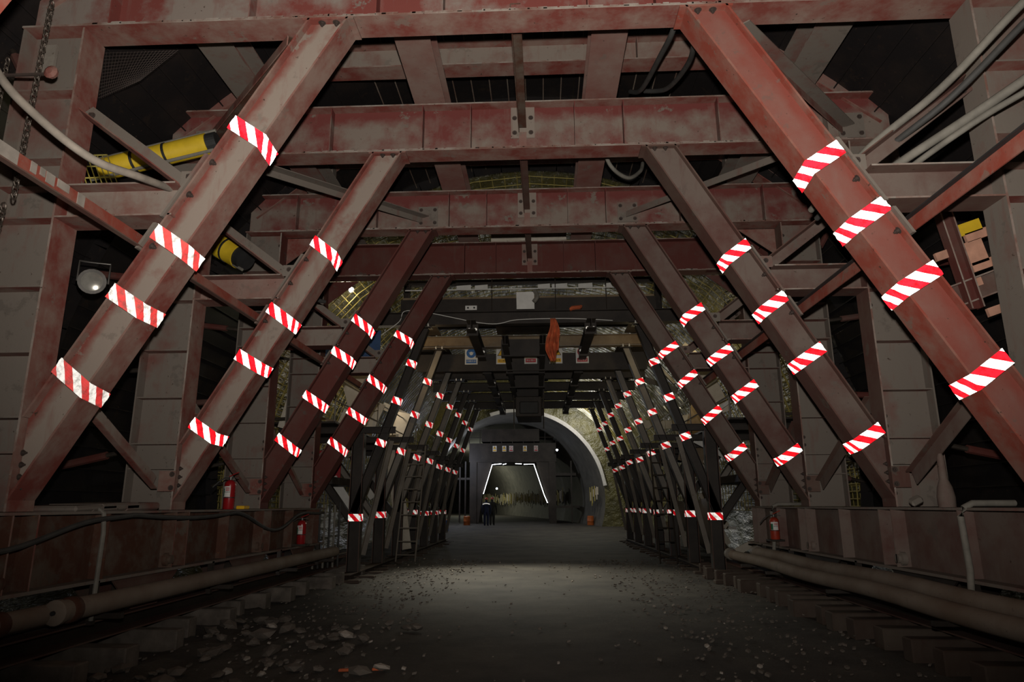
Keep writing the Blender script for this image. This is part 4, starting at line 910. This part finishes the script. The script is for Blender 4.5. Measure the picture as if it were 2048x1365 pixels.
# pale sheets / boards among the columns, lit by the work lamps
for j, (x, y, z, sx, sz_, rot, mat, lb) in enumerate((
    (-4.7, 16.9, 4.6, 0.35, 0.9, 0.3, 'sheet', 'pale board leaning high on the left flank of the deck gantry'),
    (-4.1, 19.6, 1.9, 0.20, 1.6, 0.15, 'sheet', 'tall pale board between the left columns of the deck gantry'),
    (-4.9, 18.3, 3.9, 0.5, 0.5, -0.4, 'sheet', 'pale folded sheet on the left walkway'),
    (-4.6, 21.5, 3.2, 0.3, 1.2, -0.2, 'sheet', 'pale board further back on the left flank'),
    (4.3, 17.6, 4.4, 0.3, 0.7, 0.35, 'sheet', 'pale board leaning high on the right flank of the deck gantry'),
    (4.5, 20.0, 3.6, 0.35, 1.0, -0.3, 'warm_steel', 'brownish panel on the right walkway'),
    (4.9, 22.8, 3.4, 0.4, 1.0, 0.2, 'sheet', 'pale board further back on the right flank'),
    (6.25, 13.9, 4.95, 0.16, 0.62, 0.12, 'sheet', 'white lit sheet seen behind the right red frames'),
    (-5.0, 14.0, 3.6, 0.35, 0.6, -0.25, 'sheet', 'pale lit sheet seen behind the second left red brace'),
    (-4.3, 14.6, 5.0, 0.75, 0.3, 0.0, 'cloth_blue', 'blue tarpaulin behind the left red frames'),
    (-5.3, 17.0, 2.5, 0.3, 0.35, 0.0, 'red_ink', 'red tool locker on the left bench side'))):
    mb = MB(); mb.obox((x, y, z), (sx*cos(rot), 0, sx*sin(rot)), (0, 0.02, 0), (-sz_*sin(rot), 0, sz_*cos(rot)), mat); tag(mb.build('board_panel'), lb, 'board')
for i in range(34):
    sd = -1 if i % 2 else 1; y = rnd.uniform(15.5, 27); x = xc2(y)+sd*rnd.uniform(4.3, 5.9); z = rnd.uniform(2.3, 6.2) if i % 3 else rnd.uniform(0.6, 2.0); a = rnd.uniform(-1.2, 1.2)
    L = rnd.uniform(0.25, 0.9); w_ = rnd.uniform(0.03, 0.16)
    mb = MB(); mb.obox((x, y, z), (L*cos(a)/1, 0.1, L*sin(a)), (0, 0.015, 0), (-w_*sin(a), 0, w_*cos(a)), rnd.choice(['sheet', 'warm_steel', 'paper', 'grey_steel', 'sheet']))
    tag(mb.build('scrap_board'), 'small pale batten or board among the %s columns of the second gantry' % SIDE[sd], 'board', 'pale battens among the %s columns' % SIDE[sd])
# curled tarp low right, drums
mb = MB(); n = 18
for j in range(7):
    for i in range(n+1):
        f = i/n; a = f*pi*0.55; mb.v.append((5.2-1.5*sin(a)+0.08*sin(j*1.7+f*9), 15.6+0.7*j, 0.15+1.25*(1-cos(a))+0.05*sin(f*14+j)))
for j in range(6):
    for i in range(n): a = j*(n+1)+i; mb.face((a, a+1, a+n+2, a+n+1), 'grey_steel')
tag(mb.build('tarpaulin', smooth=True), 'curved grey green tarpaulin lying low behind the right front column', 'tarpaulin')
for (x, y, z, mat, lb) in ((-5.4, 38.5, 0.2, 'blue_plastic', 'blue drum by the left wall beyond the deck gantry'), (-5.6, 40, 0.2, 'orange_plastic', 'orange barrel left of the walking people'), (3.1, 46.5, 0.2, 'orange_plastic', 'orange barrel by the right wall beyond the deck gantry'), (-5.1, 47, 0.2, 'orange_plastic', 'small orange barrel by the far left wall')):
    mb = MB(); zz = road_h(x, y); mb.lathe((x, y, zz), [(0.20, 0), (0.22, 0.02), (0.22, 0.25), (0.235, 0.27), (0.22, 0.29), (0.22, 0.56), (0.18, 0.6)], mat, 18); tag(mb.build('drum', smooth=True), lb, 'drum', 'plastic drums')
mb = MB()
for i in range(6): mb.tube([(-4.55+0.07*i, 13.9+0.1*i, 0.3), (-4.5+0.07*i, 13.7+0.1*i, 1.55+0.05*sin(i*3))], 0.022, 'rubber' if i % 2 else 'grey_cable', 6)
tag(mb.build('hose_bundle'), 'bundle of vertical hoses at the end of the left chassis beam', 'hose bundle')

# ------------------------------------------------------------------ far portal (third gantry) with light rope
PY = 50.0
pc = -2.1
pt = thing('far_portal', 'black portal far down the tunnel with a white light rope around its opening', 'portal', (pc, PY, 0.25))
for x0, x1 in ((-5.25, -4.75), (0.45, 0.95)):
    mb = MB(); mb.box(x0, x1, PY, PY+5, 0.1, 5.4, 'dark_steel'); mb.build('leg', pt)
mb = MB(); mb.box(-5.3, 1.0, PY-0.03, PY+5, 4.55, 5.9, 'dark_steel'); mb.build('header', pt)
mb = MB(); mb.box(-4.4, -0.2, PY-0.2, PY+4, 6.0, 6.9, 'dark_steel'); mb.build('machine_box', pt)
mb = MB()
for z in (6.3, 6.8): mb.tube([(-5.3, PY-0.1, z), (1.0, PY-0.1, z)], 0.03, 'dark_steel', 6)
for j in range(9): mb.tube([(-5.3+6.3*j/8, PY-0.1, 5.9), (-5.3+6.3*j/8, PY-0.1, 6.8)], 0.03, 'dark_steel', 6)
mb.build('guard_rail', pt)
mb = MB(); mb.prism([(-4.75, 0.3), (-4.75, 4.55), (-3.65, 4.55), (-4.35, 2.2), (-4.6, 0.3)], 'y', PY+0.1, PY+0.4, 'dark_steel'); mb.build('cheek_plate', pt); mb = MB(); mb.prism([(0.45, 0.3), (0.45, 4.55), (-0.45, 4.55), (0.35, 1.7), (0.42, 0.3)], 'y', PY+0.1, PY+0.4, 'dark_steel'); mb.build('cheek_plate', pt)
mb = MB(); mb.tube([(-4.25, PY-0.1, 2.3), (-3.62, PY-0.1, 4.36), (-2.95, PY-0.1, 4.42)], 0.022, 'led', 6); mb.tube([(-2.85, PY-0.1, 4.36), (-2.6, PY-0.1, 4.42)], 0.022, 'led', 6)
mb.tube([(-1.95, PY-0.1, 4.42), (-1.5, PY-0.1, 4.40)], 0.022, 'led', 6); mb.tube([(-1.35, PY-0.1, 4.37), (-0.62, PY-0.1, 4.38), (0.1, PY-0.1, 2.2), (0.33, PY-0.1, 1.65)], 0.025, 'led', 6); mb.build('light_rope', pt)
for j, (x, k) in enumerate(((-3.45, 'yellow'), (-2.75, 'yellow'), (-2.25, 'red'), (-1.25, 'yellow'), (-0.45, 'red'))):
    sign(x, 5.5, k, '', '%s small pale sign in the row over the far portal' % ['leftmost', 'second', 'middle', 'fourth', 'rightmost'][j], 0.85, PY-0.06, 'small signs over the far portal')
# side galleries of the far gantry
sg = thing('side_gallery', 'dark working galleries beside the far portal', 'gallery', (0.95, PY, 1.3))
for x0, x1, z0, z1, d in ((0.95, 2.4, 3.55, 3.75, 2), (0.95, 2.6, 1.3, 1.45, 3), (-6.2, -5.25, 3.3, 3.45, 3)):
    mb = MB(); mb.box(x0, x1, PY, PY+d, z0, z1, 'dark_steel'); mb.build('gallery_floor', sg)
for x in (-6.0, -5.6, 2.0):
    mb = MB(); mb.box(x, x+0.1, PY-0.1, PY, 0.3, 4.6, 'dark_steel'); mb.build('gallery_post', sg)
# waterproofing skirt and rebar fringe on far walls
mb = MB()
for s, y0, y1 in ((1, 44.5, 47), (1, 56, 90), (-1, 56, 80)):
    y = y0
    while y < y1:
        a = radians(3) if s > 0 else radians(177); x = cx(y)+5.35*cos(a)
        mb.obox((x-s*0.2, y, 2.2+rnd.uniform(-.2, .2)), (0.03, 0, 0), (0, rnd.uniform(0.03, .09), 0), (0, 0, rnd.uniform(0.2, 0.6)), 'sheet' if rnd.random() < 0.5 else 'yellow_bar'); y += rnd.uniform(0.15, 0.4)
tag(mb.build('bar_fringe', kind='stuff'), 'ragged lit fringe of bars along the far side wall', 'reinforcement')
# lamps
flood((-4.97, 17.0, 7.05), (0.3, -1, -0.4), 0.08, 'lamp_white', 'flood_lamp', 'bright lamp high at left between the red braces', 'lit work lamps')
flood((4.95, 17.0, 6.33), (-0.5, -0.5, -0.6), 0.26, 'lamp_glass', 'flood_lamp', 'round metal lamp shade high at right between the red braces', 'lit work lamps')
flood((1.05, 49.0, 5.3), (-0.4, -1, -0.3), 0.09, 'lamp_cool', 'flood_lamp', 'small white lamp right of the far portal, lower one', 'lit work lamps')
flood((1.75, 49.0, 5.75), (-0.4, -1, -0.3), 0.12, 'lamp_cool', 'flood_lamp', 'small white lamp right of the far portal, upper one', 'lit work lamps')
flood((-3.95, 60.0, 2.9), (0, -1, 0), 0.09, 'lamp_cool', 'flood_lamp', 'tiny white lamp above the walking people', 'lit work lamps')
light('lamp_deck_left', 'POINT', (-4.75, 16.7, 6.6), 22, (1.0, 0.86, 0.62), size=0.15)
light('lamp_deck_left_back', 'POINT', (-4.9, 20.8, 4.7), 38, (1.0, 0.86, 0.66), size=0.2)
light('lamp_deck_right', 'POINT', (4.7, 19.5, 5.2), 50, (1.0, 0.84, 0.50), size=0.2)
light('lamp_crown', 'POINT', (-1.5, 24, 7.3), 10, (0.95, 0.92, 0.6), size=0.2)
light('lamp_crown_back', 'POINT', (1.6, 34, 5.4), 150, (1.0, 0.95, 0.75), size=0.3)
light('lamp_wall_right', 'POINT', (1.9, 41.2, 6.3), 380, (1.0, 0.97, 0.9), size=0.3)
light('lamp_far_left', 'POINT', (-6.0, 47.0, 4.6), 260, (0.75, 0.82, 1.0), size=0.3)
light('lamp_far', 'POINT', (-7.5, 74, 4.5), 450, (0.98, 1.0, 0.8), size=0.4)
light('lamp_road', 'SPOT', (-1.9, 18.6, 5.1), 1700, (1.0, 0.96, 0.80), (-0.5, 15.6, 0), 0.25, 74, 1.0)
light('beam_fill_left', 'POINT', (-3.0, 16.2, 5.0), 14, (1.0, 0.72, 0.36), size=0.08)  # added fill light that brightens the deck beams, no fixture here
light('beam_fill_right', 'POINT', (2.5, 16.2, 5.1), 8, (1.0, 0.80, 0.42), size=0.08)  # added fill for the right end of the beams, likewise without fixture
light('lamp_rack_right', 'POINT', (5.15, 6.6, 4.2), 1.6, (1.0, 0.62, 0.38), size=0.08)
light('lamp_behind_left', 'POINT', (-5.1, 13.6, 4.9), 4, (1.0, 0.9, 0.6), size=0.1)
light('lamp_behind_right', 'POINT', (5.5, 13.4, 5.6), 7, (1.0, 0.95, 0.8), size=0.1)
light('lamp_grating', 'POINT', (-5.3, 6.7, 5.35), 1.5, (1.0, 0.9, 0.5), size=0.08)
light('lamp_under_left', 'POINT', (-4.9, 11.2, 0.45), 2.5, (0.95, 0.95, 1.0), size=0.1)

# ------------------------------------------------------------------ people
def person(x, y, z, h, jacket, lb, band, face=0.0, stride=0.10):
    t_ = thing('person', lb, 'person', (x, y, z), 'people walking away'); k = h/1.72
    V = {}; E = []; R_ = {}
    def add(n, p, r, par=None): V[n] = (Vector(p)*k, r*k); E.append((par, n)) if par else None
    add('pel', (0, 0, 0.95), 0.165); add('wst', (0, 0.0, 1.08), 0.165, 'pel'); add('chs', (0, 0.0, 1.28), 0.19, 'wst'); add('nck', (0, 0, 1.46), 0.07, 'chs'); add('hd0', (0, 0.01, 1.54), 0.075, 'nck'); add('hd1', (0, 0.015, 1.64), 0.09, 'hd0')
    for s, n in ((-1, 'l'), (1, 'r')):
        add(n+'hip', (s*0.085, 0, 0.88), 0.125, 'pel'); add(n+'kne', (s*0.10, s*stride*0.4, 0.48), 0.09, n+'hip'); add(n+'ank', (s*0.10, s*stride*-0.3, 0.08), 0.065, n+'kne'); add(n+'toe', (s*0.11, s*stride*-0.3+0.15, 0.04), 0.045, n+'ank')
        add(n+'sho', (s*0.19, 0, 1.38), 0.075, 'chs'); add(n+'elb', (s*0.26, s*0.05, 1.11), 0.065, n+'sho'); add(n+'wri', (s*0.27, 0.06+s*0.04, 0.88), 0.038, n+'elb'); add(n+'hnd', (s*0.27, 0.09+s*0.04, 0.79), 0.035, n+'wri')
        for f in range(4): add(n+'f%d' % f, (s*(0.245+0.015*f), 0.10+0.012*f, 0.71+0.006*f), 0.010, n+'hnd')
        add(n+'th', (s*0.235, 0.13, 0.765), 0.011, n+'hnd')
    names = list(V); me = bpy.data.meshes.new('body'); me.from_pydata([V[n][0] for n in names], [(names.index(a), names.index(b)) for a, b in E], [])
    o = bpy.data.objects.new('body', me); COL.objects.link(o); o.parent = t_; OFF[o.name] = Vector((x, y, z))
    sk = o.modifiers.new('skin', 'SKIN'); ly = me.skin_vertices[0].data if me.skin_vertices else None
    if ly is None: return t_
    for i, n in enumerate(names): ly[i].radius = (V[n][1], V[n][1]*(0.7 if n in ('chs', 'wst', 'pel') else 1)); ly[i].use_root = (n == 'pel')
    sb = o.modifiers.new('sub', 'SUBSURF'); sb.levels = 1; sb.render_levels = 1
    me.materials.append(MATS[jacket])
    P = Vector((x, y, z))
    mb = MB(); mb.lathe(P+Vector((0, 0.015, 1.64))*k, [(0.118*k, 0), (0.12*k, 0.02*k), (0.105*k, 0.07*k), (0.06*k, 0.11*k), (0.01, 0.125*k)], 'helmet_red', 18); mb.obox(P+Vector((0, 0.13, 1.645))*k, (0.08*k, 0, 0), (0, 0.05*k, 0), (0, 0, 0.005*k), 'helmet_red'); mb.build('helmet', t_, smooth=True)
    if band:
        mb = MB(); n = 9
        for i in range(n):
            a, b = -1+2*i/n, -1+2*(i+1)/n
            zz = lambda q: 1.42-0.055*q*q*k
            mb.quad([P+Vector((0.235*a, -0.135+0.05*a*a, zz(a)))*k, P+Vector((0.235*b, -0.135+0.05*b*b, zz(b)))*k, P+Vector((0.235*b, -0.15+0.05*b*b, zz(b)-0.06))*k, P+Vector((0.235*a, -0.15+0.05*a*a, zz(a)-0.06))*k], 'hazard_white')
        mb.build('reflective_band', t_)
    return t_
m, t, b = nt('hazard_white')       # white retroreflective band on the jacket, same optics as the tape
g = t.nodes.new('ShaderNodeNewGeometry'); rg = t.nodes.new('ShaderNodeBsdfGlossy'); rg.inputs['Roughness'].default_value = 0.3; t.links.new(g.outputs['Incoming'], rg.inputs['Normal'])
b.inputs['Base Color'].default_value = (0.85, 0.85, 0.85, 1); ms = t.nodes.new('ShaderNodeMixShader'); ms.inputs[0].default_value = 0.8
t.links.new(b.outputs[0], ms.inputs[1]); t.links.new(rg.outputs[0], ms.inputs[2]); t.links.new(ms.outputs[0], [n for n in t.nodes if n.type == 'OUTPUT_MATERIAL'][0].inputs[0])
person(-3.72, 46.0, road_h(0, 46)+0.0, 1.76, 'navy_cloth', 'person in dark blue work clothes and helmet with white band across the shoulders, walking away', True)
person(-3.38, 46.6, road_h(0, 46.6)+0.0, 1.78, 'black_cloth', 'person in black clothes and dark red helmet walking away beside the other', False, stride=-0.1)

# ------------------------------------------------------------------ rubble
def rock_mesh(seed):
    r = random.Random(seed); bm = bmesh.new(); bmesh.ops.create_icosphere(bm, subdivisions=1, radius=1)
    for v in bm.verts: v.co *= r.uniform(0.7, 1.15); v.co.z *= 0.6; v.co.x *= r.uniform(0.95, 1.05)
    me = bpy.data.meshes.new('stone'); bm.to_mesh(me); bm.free(); me.materials.append(MATS['stone' if seed % 5 else 'pale_stone']); return me
RM = [rock_mesh(i) for i in range(1, 10)]
for i in range(90):
    o = bpy.data.objects.new('stone', rnd.choice(RM)); COL.objects.link(o)
    y = rnd.uniform(4.6, 9.5); x = XC-rnd.uniform(1.2, 3.7)*(1 if y < 7 else 1)-0.1*(y > 7); s = rnd.uniform(0.03, 0.10)*(1.4 if x < -3.0 else 1)
    o.location = (x, y, s*0.25+0.03); o.scale = (s*rnd.uniform(0.8, 1.5), s, s*rnd.uniform(0.6, 1)); o.rotation_euler = (rnd.uniform(-.3, .3), rnd.uniform(-.3, .3), rnd.uniform(0, 6))
    tag(o, 'grey stone lying loose on the dirt at the lower left', 'stone', 'loose stones at the lower left')
mb = MB()
for i in range(2600):
    y = rnd.uniform(4.4, 20)**1.0; side = rnd.random(); x = XC+(rnd.gauss(0, 1.0)*1.3+(-2.4 if side < 0.5 else 2.5)); s = rnd.uniform(0.006, 0.022)
    if abs(x-XC) > (3.4 if y > 13.5 else 3.9) or (abs(x-XC) < 1.6 and rnd.random() < 0.7): continue
    c = Vector((x, y, s*0.4+0.015+0.04*min(1, max(0, (abs(x+0.2)-2.0)/1.6)))); a = rnd.uniform(0, pi)
    mb.obox(c, (s*cos(a), s*sin(a), s*0.2), (-s*0.8*sin(a), s*0.8*cos(a), -s*0.1), (0.1*s, 0, s*0.5), 'pale_stone' if rnd.random() < 0.06 else 'stone')
tag(mb.build('gravel', kind='stuff'), 'fine gravel scattered over the dirt road', 'gravel')
for x, y, lb in ((-1.85, 6.75, 'small orange brick chip on the road, left of the two'), (-1.55, 6.8, 'small orange brick chip on the road, right of the two')):
    mb = MB(); mb.obox((x, y, 0.03), (0.05, 0.01, 0), (0, 0.02, 0), (0, 0, 0.012), 'rag_orange'); tag(mb.build('brick_chip', bevel=0.005), lb, 'brick chip', 'brick chips')
